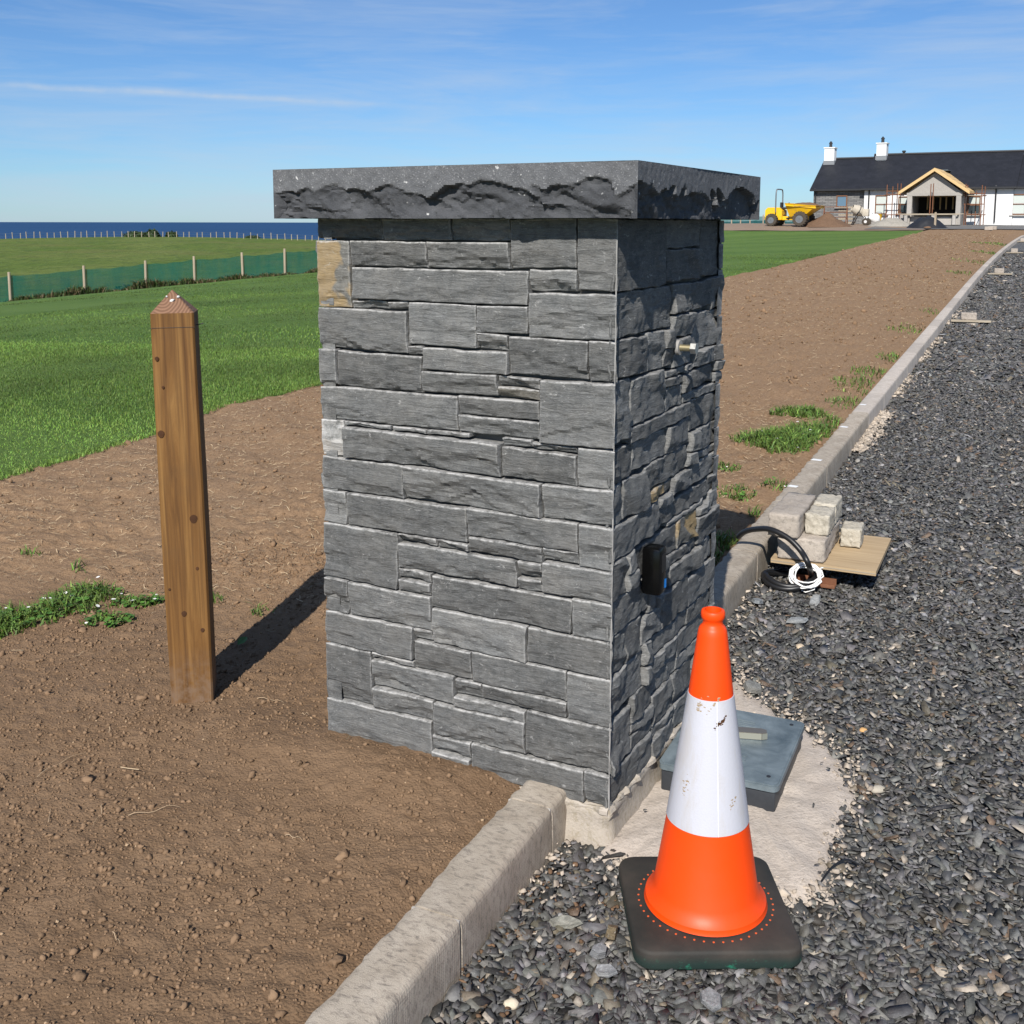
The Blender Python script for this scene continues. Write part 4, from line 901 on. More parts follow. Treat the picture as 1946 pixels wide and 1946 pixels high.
roots = MB()                                                                      # a few long dead roots on the dug soil
for px, py, L_, az in ((115, 1460, .17, 1.2), (190, 1560, .10, -1.3), (295, 1550, .13, .35), (515, 1335, .09, -.15), (95, 1560, .08, 1.9), (560, 1600, .06, -.5), (222, 1795, .035, -.8), (170, 1372, .05, 1.4), (580, 1370, .03, -.7)):
    c_ = hit(px, py, LAND); P_ = []; aa = az
    for k in range(9): P_.append((c_[0] + (k / 8 - .5) * L_ * math.cos(aa), c_[1] + (k / 8 - .5) * L_ * math.sin(aa), 0)); aa += random.uniform(-.10, .10)
    roots.tube([(x_, y_, float(soil_z(np.array([x_]), np.array([y_]))[0]) + .006 + .004 * math.sin(k * 1.3)) for k, (x_, y_, _) in enumerate(P_)], [.0012 - .0001 * k for k in range(9)], 5)
material('root', color=(.40, .29, .18), rough=.8)
tag(roots.build('dead_roots', 'root', None, True), 'long pale dead roots lying on the dug soil', 'root', kind='stuff')
def blades(x, y, z, h, w, lean, cols, seg=2):
    """bent two-segment blades"""
    n = len(x); a = rng.uniform(0, 2 * math.pi, n); L_ = lean * rng.uniform(.2, 1.2, n); ca, sa = np.cos(a), np.sin(a); b = rng.uniform(0, 2 * math.pi, n); cb, sb = np.cos(b) * w, np.sin(b) * w
    V = np.zeros((n, 5, 3)); V[:, 0] = np.stack([x - cb, y - sb, z - .004], 1); V[:, 1] = np.stack([x + cb, y + sb, z - .004], 1)
    mx_, my_ = x + ca * L_ * h * .35, y + sa * L_ * h * .35
    V[:, 2] = np.stack([mx_ - cb * .75, my_ - sb * .75, z + h * .6], 1); V[:, 3] = np.stack([mx_ + cb * .75, my_ + sb * .75, z + h * .6], 1)
    V[:, 4] = np.stack([x + ca * L_ * h, y + sa * L_ * h, z + h * (1 - .25 * L_)], 1)
    T = np.array([[0, 1, 3], [0, 3, 2], [2, 3, 4]])[None] + (np.arange(n) * 5)[:, None, None]
    c = np.repeat(cols, 5, 0).reshape(n, 5, 3); c[:, :2] *= .82; c[:, 4] *= 1.15
    return V.reshape(-1, 3), T.reshape(-1, 3), c.reshape(-1, 3)
def green(n, k=1.): return np.array([.125, .205, .038]) * k * rng.uniform(.62, 1.35, (n, 1)) * rng.uniform(.85, 1.15, (n, 3))
VV = []; TT = []; CC = []; base = 0
for (ta, tb, w_, dens, hh, bw) in ((-1.5, 8, 7, 2600, .024, .0022), (8, 18, 12, 480, .024, .0040), (18, 34, 20, 110, .022, .007)):
    n = int((tb - ta) * w_ * dens); t = rng.uniform(ta, tb, n); s = lawn_edge(t) + w_ * rng.uniform(0, 1, n) ** 1.25; x, y = xy(s, t)
    ok = frustum(x, y, 0 * x, .03, .6) & ((x < .03 * y) | (x > .12 * y)); x, y, s, t = x[ok], y[ok], s[ok], t[ok]; n = len(x)
    k = .9 + .35 * fbm(p3(x * .9, y * .9, 2.), 3) + .22 * np.sin(y * 1.05 + .05 * x)
    V, T, C_ = blades(x, y, land(x, y) + .012, hh * rng.uniform(.6, 1.25, n), bw * rng.uniform(.7, 1.3, n), .8, green(n) * k[:, None] * (.66 if ta >= 18 else .85 if ta >= 8 else 1.)); VV.append(V); TT.append(T + base); CC.append(C_); base += len(V)
tag(fast_mesh('grass', np.concatenate(VV), np.concatenate(TT), 'blade', col=np.concatenate(CC)), 'short mown green grass blades of the lawn', 'grass', kind='stuff')

def leaf(cx, cy, cz, r, tilt, az):
    """rounded clover-like leaf as a small fan"""
    M = Euler((tilt, 0, az)).to_matrix(); out = [M @ Vector((0, 0, 0))]
    for k in range(7): a = k / 7 * 2 * math.pi; out.append(M @ Vector((r * math.cos(a), r * math.sin(a) * .8, .15 * r)))
    return [(cx + v.x, cy + v.y, cz + v.z) for v in out]
def grass_patch(label, spots, hmean, density, clover=0, flowers=0, base_f=None):
    """one clump of weeds: spots = (px, py, radius across, radius deep)"""
    VV = []; TT = []; CC = []; b0 = 0
    for px, py, ra, rb in spots:
        c = hit(px, py, LAND); n = int(density * ra * rb * 3.1)
        a = rng.uniform(0, 2 * math.pi, n); q = np.sqrt(rng.uniform(0, 1, n)) * (1 + .25 * fbm(p3(np.cos(a) * 2 + c[0] * 7, np.sin(a) * 2, 1.), 2))
        x = c[0] + np.cos(a) * q * ra; y = c[1] + np.sin(a) * q * rb; s__, t__ = st(x, y); ok = s__ - bend(t__) > .15; x, y, q = x[ok], y[ok], q[ok]; n = len(x); z = soil_z(x, y)
        V, T, C_ = blades(x, y, z, hmean * rng.uniform(.4, 1.3, n) * (1.15 - .55 * q), .0019 + .00025 * y * rng.uniform(.8, 1.2, n), 1.3, green(n, .72) * np.where(rng.uniform(0, 1, (n, 1)) > .93, 2.2, 1.)); VV.append(V); TT.append(T + b0); CC.append(C_); b0 += len(V)
        for (m_n, rad, colr, zz) in ((int(clover * ra * rb * 3), .010, np.array([.075, .17, .028]), .6), (int(flowers), .009, np.array([.75, .73, .66]), 1.0)):
            for _ in range(m_n):
                aa = random.uniform(0, 6.28); qq = math.sqrt(random.random()); lx = c[0] + math.cos(aa) * qq * ra; ly = c[1] + math.sin(aa) * qq * rb; lz = float(soil_z(np.array([lx]), np.array([ly]))[0]) + random.uniform(.3, 1.) * hmean * zz
                L_ = np.array(leaf(lx, ly, lz, rad * random.uniform(.7, 1.3), random.uniform(-.6, .6), random.uniform(0, 6))); T = np.array([[0, 1 + k, 1 + (k + 1) % 7] for k in range(7)])
                VV.append(L_); TT.append(T + b0); CC.append(np.repeat(colr[None] * random.uniform(.7, 1.2), 8, 0)); b0 += 8
    V = np.concatenate(VV); org = V.mean(0); org[2] = V[:, 2].min()
    return tag(fast_mesh('grass_patch', V - org, np.concatenate(TT), 'blade', col=np.concatenate(CC), loc=org), label, 'weeds', None, 'stuff')
grass_patch('lush green weed patch left of the wooden post, at the picture edge', [(35, 1178, .16, .10), (-20, 1195, .16, .12), (120, 1160, .14, .10), (165, 1135, .15, .10)], .062, 9000, 900, 3)
grass_patch('leafy green weed clump just left of the wooden post with white clover heads', [(205, 1185, .10, .07), (255, 1150, .11, .06), (290, 1148, .05, .05)], .040, 6500, 2800, 3)
grass_patch('thin grass tuft between wooden post and its shadow', [(405, 1140, .05, .05), (495, 1165, .04, .04)], .05, 5000)
grass_patch('tiny sparse grass sprigs on raked soil at the left edge', [(60, 1055, .05, .05), (150, 1085, .05, .05)], .05, 2600)
grass_patch('largest bright green weed clump on the soil beside the kerb', [(1452, 840, .20, .20), (1490, 848, .18, .26), (1540, 822, .17, .16), (1505, 836, .2, .2)], .095, 4200, 250, 2)
grass_patch('second green weed clump behind the largest one on the soil', [(1512, 786, .20, .16), (1540, 792, .14, .14)], .08, 3600, 100)
grass_patch('small weed tuft against the kerb beside the big clump', [(1592, 807, .12, .12)], .07, 3600)
grass_patch('long ragged strip of weeds along the kerb further up', [(1620, 765, .22, .3), (1640, 735, .25, .4), (1665, 710, .22, .4), (1708, 683, .2, .4)], .07, 750)
grass_patch('faint weed strip by the kerb near the plank with one block', [(1740, 628, .35, .5), (1778, 594, .2, .4)], .06, 250)
grass_patch('far green verge of weeds against the kerb towards the house', [(1850, 522, .4, 1.5), (1875, 500, .4, 2.), (1895, 482, .5, 2.), (1905, 465, .5, 3.)], .07, 90)
grass_patch('small weeds behind the pillar close to the stone blocks', [(1395, 940, .12, .10), (1380, 890, .09, .09), (1480, 925, .10, .08)], .05, 3800, 600, 1)
grass_patch('grass tuft growing beside the kerb behind the pillar foot', [(1385, 1030, .08, .12), (1372, 1065, .06, .1), (1440, 978, .05, .05)], .07, 6500)
m = MB(); lf = hit(460, 1225, LAND); m.add([(0, -.03, 0), (.014, -.008, .006), (.012, .016, .008), (0, .032, .004), (-.012, .012, .008), (-.013, -.010, .006)], [(0, 1, 2, 3), (0, 3, 4, 5)])
MATS['leaf_green'] = material('leaf_green', color=(.045, .13, .018), rough=.5)
tag(m.build('fallen_leaf', 'leaf_green', loc=(lf[0], lf[1], lf[2] + .012), rot=(.1, .3, -.3)), 'single green leaf lying in the shadow of the wooden post', 'leaf')

# ------------------------------------------------------------------ wooden post
PB = np.array([POST[0], POST[1], .098])
post = thing('wooden_post', 'tall brown square timber post with pointed top standing in bare soil', 'post', PB, R(10)); post.rotation_euler = (0, R(-.65), R(10))
w = .0645; hs = 1.258
m = MB(); lv = [-.25, .0, .2, .4, .6, .8, 1., hs]; c = .006; V = []
for z in lv:
    e = w + .0025 * math.sin(z * 3) + .001 * (z > 1)
    V += [(-e, -e + c, z), (-e + c, -e, z), (e - c, -e, z), (e, -e + c, z), (e, e - c, z), (e - c, e, z), (-e + c, e, z), (-e, e - c, z)]
F = [(8 * i + k, 8 * i + (k + 1) % 8, 8 * i + 8 + (k + 1) % 8, 8 * i + 8 + k) for i in range(len(lv) - 1) for k in range(8)]
m.add(V, F).build('shaft', 'post_timber', post, True)
e = w + .001; top = [v for v in V[-8:]]
MB().add(top + [(-.004, .006, hs + .068)], [(k, (k + 1) % 8, 8) for k in range(8)]).build('pointed_top', 'post_end_grain', post)
for px, py, r_ in ((300, 825, .010), (368, 986, .012), (350, 1166, .008), (293, 682, .006), (310, 736, .004), (385, 1197, .006), (375, 1080, .005), (322, 1120, .004)):
    lp = post.matrix_basis.inverted() @ Vector(onplane(px, py, (math.sin(R(10)) * -1, math.cos(R(10)), 0), (PB[0] + math.sin(R(10)) * w, PB[1] - math.cos(R(10)) * w, 0)))
    lp.x = max(-w + .014, min(w - .014, lp.x))
    pts = [(lp.x + r_ * math.cos(a_) * (1 + .1 * math.sin(3 * a_)), -w - .0035, lp.z + r_ * 1.15 * math.sin(a_)) for a_ in np.linspace(0, 2 * math.pi, 13)[:-1]]
    MB().add([(lp.x, -w - .0042, lp.z)] + pts + [(p[0], -w + .002, p[2]) for p in pts], [(0, 1 + (k + 1) % 12, 1 + k) for k in range(12)] + [(1 + k, 1 + (k + 1) % 12, 13 + (k + 1) % 12, 13 + k) for k in range(12)]).build('knot', 'knot', post)
MB().tube([(w - .005, -.02, 1.217), (w + .012, -.02, 1.219), (w + .022, -.022, 1.222)], .0016, 6).build('nail', 'dark_metal', post)
MB().tube([(-w - .002, -w - .0005, 1.214), (w + .001, -w - .0005, 1.2145)], .0007, 5).build('string_line', 'dark_metal', post)
for cx_, cz_, s__ in ((-.002, hs + .036, .009), (.016, hs + .046, .005), (-.018, hs + .048, .004)):
    ico = ico_templates(1, int(cz_ * 1000), 1, .5)[0]; yy = -.5 * (w) * (1 - (cz_ - hs) / .068) * 1.9
    fast_mesh('paint_splash', ico[0] * np.array([s__ * 1.6, .003, s__ * 2]) + np.array([cx_, yy - .001, cz_]), ico[1], 'white_bag', post)

# ------------------------------------------------------------------ traffic cone
CN = np.array([.4555, 2.400]); cone = thing('traffic_cone', 'orange traffic cone with white reflective sleeve on a black rubber base', 'cone', (CN[0], CN[1], .004), R(1))
def cone_pt(w_px, zy):
    py = 1100 + zy * .414; P = onplane(1350, py, (0, 1, 0), (0, CN[1], 0)); dep = CN[1] * math.cos(PITCH) + (EYE - P[2]) * math.sin(PITCH)
    return w_px * .414 / 2 / FPX * dep, P[2] - .004
prof = [cone_pt(*q) for q in ((102, 143), (109, 149), (111, 160), (109, 172), (102, 180), (92, 187), (91, 200), (98, 209), (114, 216), (127, 228), (136, 250), (205, 522), (368, 1080), (470, 1390))]
zs = [p[1] for p in prof]
low = prof[-1]; prof += [(low[0] + .010, low[1] - .020), (low[0] + .020, .060), (.1415, .052), (.1435, .0475)]
inner = [(p[0] - .006, p[1] + .001) for p in prof[:1]] + [(.017, prof[0][1] - .02), (.017, prof[0][1] - .16)]
body = MB().lathe(list(reversed(prof)) + inner, 72).build('body', 'orange_plastic', cone, True)
def rad_at(z):
    P = sorted(prof, key=lambda q: q[1]); return float(np.interp(z, [q[1] for q in P], [q[0] for q in P]))
za, zb_ = cone_pt(1, 1083)[1], cone_pt(1, 520)[1]
MB().lathe([(rad_at(za) + .0002, za - .0005)] + [(rad_at(z) + .0014, z) for z in np.linspace(za, zb_, 10)] + [(rad_at(zb_) + .0002, zb_ + .0005)], 72).build('reflective_sleeve', 'reflective_sleeve', cone, True)
P = [(( rad_at(z) + .0015) * math.cos(R(-86)), (rad_at(z) + .0015) * math.sin(R(-86)), z) for z in np.linspace(za, zb_, 12)]
MB().tube(P, .0009, 5).build('sleeve_seam', 'white_bag', cone)
def scuff(a0, z0, da, dz, n, seed):
    g_ = np.random.default_rng(seed); m_ = MB()
    for _ in range(n):
        a_ = R(a0 + g_.normal(0, da)); z_ = z0 + g_.normal(0, dz) + .0011 * (math.degrees(a_) - a0); s_ = g_.uniform(.0006, .0023); r_ = rad_at(z_) + .0018; k_ = 6; q_ = g_.uniform(.5, 1.3, k_)
        m_.add([(r_ * math.cos(a_ + s_ * q_[i] * math.cos(i / k_ * 6.28) * 1.8 / r_), r_ * math.sin(a_ + s_ * q_[i] * math.cos(i / k_ * 6.28) * 1.8 / r_), z_ + s_ * q_[i] * math.sin(i / k_ * 6.28)) for i in range(k_)], [tuple(range(k_))])
    m_.build('scuff_mark', 'knot' if seed < 3 else 'scuff_tan', cone)['kind'] = 'stuff'
MATS['scuff_tan'] = material('scuff_tan', color=(.36, .27, .17), rough=.8)
scuff(-72, zb_ - .042, 6, .003, 34, 1); scuff(-84, zb_ - .050, 4, .003, 16, 2); scuff(-128, zb_ - .012, 6, .006, 26, 3); scuff(-140, za + .10, 5, .012, 18, 4); scuff(-62, za + .07, 4, .006, 16, 5); scuff(-92, zb_ - .006, 8, .002, 18, 6)
m = MB(); hb = .188; rc = .040
def rsq(h, r, n=6):
    P = []
    for (cx_, cy_, a0) in ((h - r, h - r, 0), (-h + r, h - r, 90), (-h + r, -h + r, 180), (h - r, -h + r, 270)):
        for k in range(n + 1): a_ = R(a0 + 90 * k / n); P.append((cx_ + r * math.cos(a_), cy_ + r * math.sin(a_)))
    return P
lev = [(hb - .003, .0), (hb, .006), (hb - .001, .034), (hb - .003, .0395), (hb - .007, .0425), (hb - .05, .0445), (hb - .12, .046)]
V = []; n_ = len(rsq(hb, rc))
for h_, z in lev: V += [(p[0], p[1], z) for p in rsq(h_, max(.008, rc * h_ / hb))]
F = [(i * n_ + k, i * n_ + (k + 1) % n_, (i + 1) * n_ + (k + 1) % n_, (i + 1) * n_ + k) for i in range(len(lev) - 1) for k in range(n_)] + [tuple(range((len(lev) - 1) * n_, len(lev) * n_)), tuple(range(n_ - 1, -1, -1))]
m.add(V, F).build('base', 'rubber_base', cone, True)
m = MB()
for k in range(46):
    a_ = 2 * math.pi * k / 46; x_, y_ = .1565 * math.cos(a_), .1565 * math.sin(a_); zt = float(np.interp(max(abs(x_), abs(y_)), [hb - .12, hb - .05, hb - .012], [.046, .0445, .0425])); m.lathe([(.0026, zt - .001), (.0026, zt + .0009), (.0001, zt + .0012)], 7, c=(x_, y_))
m.build('vulcanised_dots', 'orange_dot', cone)

# ------------------------------------------------------------------ meter box in the slab
MATS['handle_dark'] = material('handle_dark', color=(.11, .10, .085), rough=.35)
mb = thing('meter_box', 'low grey plastic water-meter box with lid set in pale concrete behind the cone', 'meter box', (.6615, 3.0935, .012), R(-24.3))
V = MB().box((0, 0, .033), (.325, .425, .070), bev=.006).build('body', 'black_plastic', mb, True)
lid = MB()
P0 = [(p[0] * .9, p[1] * 1.16) for p in rsq(.190, .022)]
lid.prism([(p[0] * 1.0, p[1] * 1.0) for p in P0], .070, .086); lid.prism([(p[0] * .975, p[1] * .975) for p in P0], .0861, .0885)
lid_o = lid.build('lid', 'lid_plastic', mb)
MB().prism([(-.085, -.012), (-.070, -.019), (.070, -.019), (.085, -.012), (.085, .008), (.070, .015), (-.070, .015), (-.085, .008)], .0890, .110).build('handle', 'handle_dark', lid_o, loc=(.0, .040, 0), rot=(0, 0, R(15)))
MB().box((0, -.0200, .0995), (.138, .0015, .018)).box((.0785, -.0165, .0995), (.0175, .0015, .018), Matrix.Translation((.0785, -.0165, 0)) @ Matrix.Rotation(R(25), 4, 'Z') @ Matrix.Translation((-.0785, .0165, 0))).build('handle_lit_edge', 'lit_edge_metal', lid_o, loc=(.0, .040, 0), rot=(0, 0, R(15)))  # thin pale strips, the lit front of the handle put into colour
for xx, yy in ((.135, -.17), (-.135, .18), (.135, .18)): MB().lathe([(.006, .0886), (.006, .0900), (.0001, .0902)], 10, c=(xx, yy)).build('screw', 'dark_metal', lid_o)
m = MB()
for k in range(5): m.box((-.02 + .012 * (k % 2), .15 - k * .012, .0892), (.10 - .02 * (k % 3), .0035, .0014))
m.box((.03, -.11, .0892), (.05, .0025, .0014)).box((.03, -.08, .0892), (.05, .0025, .0014)).box((.005, -.095, .0892), (.0025, .03, .0014)).box((.055, -.095, .0892), (.0025, .03, .0014))
m.build('moulded_marks', 'lid_plastic', lid_o)['kind'] = 'stuff'
tag(MB().tube(spline([(*hit(1555, 1690, DRIVE)[:2], .012), (*hit(1580, 1668, DRIVE)[:2], .03), (*hit(1608, 1655, DRIVE)[:2], .034), (*hit(1632, 1655, DRIVE)[:2], .02)], 6), .0028, 6).build('wire_offcut', 'conduit', None, True), 'short bent black wire offcut on gravel by the concrete slab', 'wire')

# bigger slate offcuts lying on the chippings
def offcut(px, py, L_, W_, Hh, rz, tx, ty, col, label):
    g = np.random.default_rng(int(px)); P = hit(px, py, DRIVE); n = 6; a_ = np.sort(np.arange(n) / n * 2 * np.pi + g.uniform(-.3, .3, n)); r_ = g.uniform(.8, 1.05, n)
    b_ = [(math.cos(x) * y * L_ / 2, math.sin(x) * y * W_ / 2) for x, y in zip(a_, r_)]
    mm = MB(); k = .86; V = [(p[0], p[1], 0) for p in b_] + [(p[0] * k, p[1] * k, Hh * g.uniform(.8, 1.1)) for p in b_]
    mm.add(V, [tuple(range(n - 1, -1, -1)), tuple(range(n, 2 * n))] + [(i, (i + 1) % n, n + (i + 1) % n, n + i) for i in range(n)])
    nm = 'offcut_%d' % px; mt = material('slate_piece', lambda t, b, o: m_slate(t, b, o, col)); o = link('slate_offcut', mm.mesh('slate_offcut', None)); o.data.materials.append(mt)
    o.location = (P[0], P[1], P[2] + .012); o.rotation_euler = (tx, ty, rz); return tag(o, label, 'stone', 'larger pieces of stone on the gravel')
offcut(1075, 1765, .085, .034, .012, -.2, .25, -.1, (1.6, 1.55, 1.35), 'long flat pale grey slate offcut with tan edge near the kerb and cone base')
offcut(1135, 1822, .050, .034, .020, .3, .3, .1, (2.4, 2.4, 2.5), 'blocky light grey slate piece left of the cone base front corner')
offcut(1160, 1790, .050, .030, .024, 1.2, .1, .4, (1.5, 1.15, .7), 'ochre-sided slate chunk touching the rubber cone base')
offcut(1150, 1858, .055, .032, .012, -.1, .2, .0, (1.7, 1.7, 1.75), 'flat grey slate chip below the front left corner of the cone base')
offcut(1352, 1912, .055, .07, .012, .2, .1, -.1, (1.5, 1.5, 1.55), 'large flat slate chip at the bottom edge of the picture')
offcut(1548, 1147, .05, .10, .010, -.5, .3, -.1, (2.2, 2.25, 2.3), 'upright grey slate sliver on gravel in front of the cable coil')
offcut(1440, 1150, .09, .05, .012, .8, .1, .2, (2.0, 2.1, 2.2), 'grey slate fragments leaning at the kerb foot beyond the pillar')
offcut(1515, 1186, .12, .04, .012, .25, .15, 0, (1.7, 1.75, 1.8), 'long dark slate splinter on the gravel behind the cone tip')
offcut(1430, 1315, .075, .06, .018, -.4, .25, .15, (1.8, 1.8, 1.75), 'rounded slate flake lying on the far edge of the slab')
def pebble(px, py, d, col, label, f=DRIVE):
    P = hit(px, py, f); V, T = ico_templates(1, int(px + py), 2, .15)[0]; mt = material('pebble', m_conc(col, tuple(v * 1.15 for v in col), None, 150, .4)); o = fast_mesh('pebble', V * np.array(d), T, None, None, True, None, (P[0], P[1], P[2] + d[2] * .3), (0, 0, px * .1)); o.data.materials.append(mt)
    return tag(o, label, 'stone', 'larger pieces of stone on the gravel')
pebble(1667, 1505, (.052, .030, .024), (.42, .38, .31), 'smooth oval buff pebble on gravel right of the slab')
pebble(1520, 1232, (.040, .030, .024), (.52, .42, .30), 'cream stone on gravel above the meter box')
pebble(1640, 1390, (.024, .024, .016), (.55, .33, .14), 'small orange-tan pebble right of the meter box')
pebble(1465, 1830 + 0, (.01, .01, .008), (.5, .45, .38), 'tiny cream pebble touching the right side of the cone base')
pebble(972, 1912, (.030, .028, .020), (.55, .48, .36), 'cream pebble near the kerb at the bottom edge')
pebble(1126, 1748, (.024, .022, .018), (.52, .47, .38), 'cream pebble between flat slate offcut and cone base')
pebble(824, 1465, (.026, .020, .016), (.36, .20, .11), 'reddish stone in the soil below the pillar face', LAND)

# ------------------------------------------------------------------ blocks, board, conduit and cable beyond the pillar
def rough_box(d, seed, amp=.0042, cuts=11):
    bm = bmesh.new(); bmesh.ops.create_cube(bm, size=1); bmesh.ops.scale(bm, vec=d, verts=bm.verts[:]); bmesh.ops.subdivide_edges(bm, edges=bm.edges[:], cuts=cuts, use_grid_fill=True)
    P = np.array([v.co[:] for v in bm.verts]); N = np.stack([fbm(P * 80 + seed, 3), fbm(P * 80 + seed + 30, 3), fbm(P * 80 + seed + 60, 3)], 1); h = np.array(d) / 2
    q = np.abs(P) / h; e = .45 * np.sort(q, 1)[:, 1] ** 14; P = P + N * amp - np.sign(P) * (e * .006)[:, None] * (q > .97); P[:, 2] += d[2] / 2
    V = P; T = [[v.index for v in f.verts] for f in bm.faces]; bm.free()
    return V, np.array(T)
def kerb_thing(name, label, cat, s, t, z, group=None, rz=0.):
    x, y = xy(s, t); return thing(name, label, cat, (x, y, float(drive(y)) + z), -KYAW + rz, group)
def block(s, t, z, d, mat, label, seed, rz=0.):
    V, T = rough_box(d, seed); x, y = xy(s, t)
    o = fast_mesh('concrete_block', V, T, mat, None, False, None, (x, y, float(drive(y)) + z), (0, 0, -KYAW + rz))
    return tag(o, label, 'block', 'loose concrete blocks along the kerb')
bd = kerb_thing('plywood_board', 'square offcut of plywood under the pile of concrete blocks', 'board', -.285, 2.58, .088, None)
MB().box((0, 0, .010), (.45, .56, .020)).build('sheet', 'plywood', bd, rot=None)
MB().box((0, -.2806, .010), (.446, .0012, .004)).build('ply_layer', 'plank', bd)
for s_b, t_b in ((-.10, 2.66), (-.45, 2.74)):
    V, T = rough_box((.10, .16, .080), s_b * 9, .006, 4); x, y = xy(s_b, t_b)
    tag(fast_mesh('packing_stone', V, T, 'slate', None, False, None, (x, y, float(drive(y)) + .004), (0, 0, t_b)), 'rough dark packing stone under the %s of the plywood board' % ('kerb side' if s_b > -.2 else 'open side'), 'stone')
block(-.1875, 2.525, .110, (.205, .440, .100), 'block_concrete', 'long flat concrete block lying directly on the plywood at the pile bottom', 3.)
block(-.110, 2.51, .2105, (.136, .440, .105), 'block_concrete', 'long concrete block on top of the pile beside the kerb', 7.)
block(-.2385, 2.485, .2105, (.106, .175, .095), 'block_pale', 'half block in front on top of the pile', 11.)
block(-.2385, 2.68, .2105, (.104, .205, .100), 'block_pale', 'yellowish half block behind the other half on top of the pile', 15.)
block(-.355, 2.68, .110, (.092, .15, .088), 'block_pale', 'small single concrete block alone on the plywood beside the pile', 19., .05)
def cz(px, py, t):
    x, y = xy(0, t); P = onplane(1330 + px * .2433, 900 + py * .2433, (KD[0], KD[1], 0), (x, y, 0)); return Vector(P)
hose = [cz(300, 495, 2.36), cz(345, 458, 2.33), cz(420, 436, 2.30), cz(550, 436, 2.24), cz(690, 505, 2.21), cz(790, 605, 2.19), cz(850, 715, 2.17)]
hc = hit(1330 + 690 * .2433, 900 + 866 * .2433, DRIVE)
for k in range(26):
    a_ = R(35 - k * 22); rr = .112 - .0004 * k; hose.append(Vector((hc[0] + rr * math.cos(a_ - KYAW) , hc[1] + rr * math.sin(a_ - KYAW) * 1.02, hc[2] + .024 + .010 * math.sin(k * .8) + .012 * (k > 16))))
tag(MB().tube(spline(hose, 7), .0125, 12).build('conduit', 'conduit', None, True), 'black plastic conduit arching over the kerb and coiled on the gravel', 'pipe')
wc = hit(1330 + 822 * .2433, 900 + 918 * .2433, DRIVE); P = []
g = random.Random(3); MW = Matrix.Translation((wc[0], wc[1], wc[2] + .070)) @ Euler((R(40), 0, R(-10))).to_matrix().to_4x4()
for k in range(7 * 14):
    a_ = 2 * math.pi * k / 14; lap = k // 14; rr = .060 + .009 * math.sin(lap * 2.3) + .004 * math.sin(a_ * 2 + lap); P.append(MW @ Vector((rr * math.cos(a_) + .004 * math.sin(lap * 1.7), rr * math.sin(a_) * .92 + .004 * math.cos(lap * 2.9), .009 * math.sin(lap * 1.3 + a_))))
P += [MW @ Vector(v) for v in ((.05, .03, .01), (.08, .045, .005), (.105, .045, -.012))]
tag(MB().tube(P, .0032, 6).build('cable_coil', 'white_cable', None, True), 'small coil of white cable lying on the black conduit', 'cable')
tag(MB().tube([MW @ Vector(v) for v in ((.045, -.03, 0), (.035, -.055, -.02), (.0, -.062, -.035), (-.03, -.045, -.035))], .0030, 6).build('cable_tail', 'white_cable', None, True), 'loose end of white cable below its coil', 'cable')
sx, sy = xy(-.24, 2.33); st_o = thing('steel_offcut', 'rusty steel channel offcut under the front edge of the plywood', 'steel', (sx, sy, float(drive(sy)) + .006), -KYAW)
MB().box((0, 0, .004), (.20, .05, .005)).build('web', 'rust_steel', st_o); MB().box((0, .024, .019), (.20, .005, .026)).build('flange', 'rust_steel', st_o); MB().box((0, -.024, .012), (.20, .005, .012)).build('flange', 'rust_steel', st_o)
for k, (t_, s_b, ang, w_) in enumerate(((14.15, -.30, .10, .13), (25.6, -.36, .03, .15), (37.7, -.47, 0., .16), (49.4, -.60, 0., .18))):
    nm = ('nearest', 'second', 'third', 'farthest')[k]
    p_ = kerb_thing('plank', '%s lone plank lying out from the kerb onto the gravel' % nm, 'plank', s_b, t_, .030, 'planks along the kerb', ang)
    MB().box((0, 0, .012), (.52, w_, .024)).build('board', 'plank', p_)
    MB().box((-.05, .0, -.010), (.3, w_ * .6, .018)).build('batten', 'plank', p_)
    block(s_b + .03 - .01 * k, t_ + .02, .055, (.205, .10 + .02 * k, .10 + .012 * k), 'block_concrete', 'single concrete block on the %s plank along the kerb' % nm, 31. + k, ang)

# ------------------------------------------------------------------ green-netted fence across the lawn
fence = thing('net_fence', 'timber post fence with green windbreak netting beyond the lawn', 'fence', (0, 0, 0)); 
FP = []
for px in (18, 160, 277, 370, 462, 542):
    d = ray(px, 540); Y_ = 43 + 6 * (px - 18) / 524; FP.append(np.array([d[0] / d[1] * Y_, Y_, 0.]))
d0 = (FP[1] - FP[0]); pre = [FP[0] - d0 * k for k in (2, 1)]; d1 = FP[-1] - FP[-2]; post_l = [FP[-1] + d1 * k for k in range(1, 11)]
FP = [np.array([p[0], p[1], float(land(p[0], p[1]))]) for p in pre + FP + post_l]; fence.location = tuple(FP[4])
o0 = Vector(FP[4])
PHT = [1.18 + .03 * math.sin(3.1 * k) for k in range(len(FP))]
for k, p in enumerate(FP):
    h_ = min(1.32, PHT[k]); lean = (rng.uniform(-.02, .02), rng.uniform(-.02, .02)); b_ = Vector(p) - o0
    MB().tube([b_ + Vector((0, 0, -.3)), b_ + Vector((lean[0], lean[1], h_ - .02)), b_ + Vector((lean[0], lean[1], h_))], [.055, .052, .044], 10).build('fence_post', 'fence_timber', fence, True)
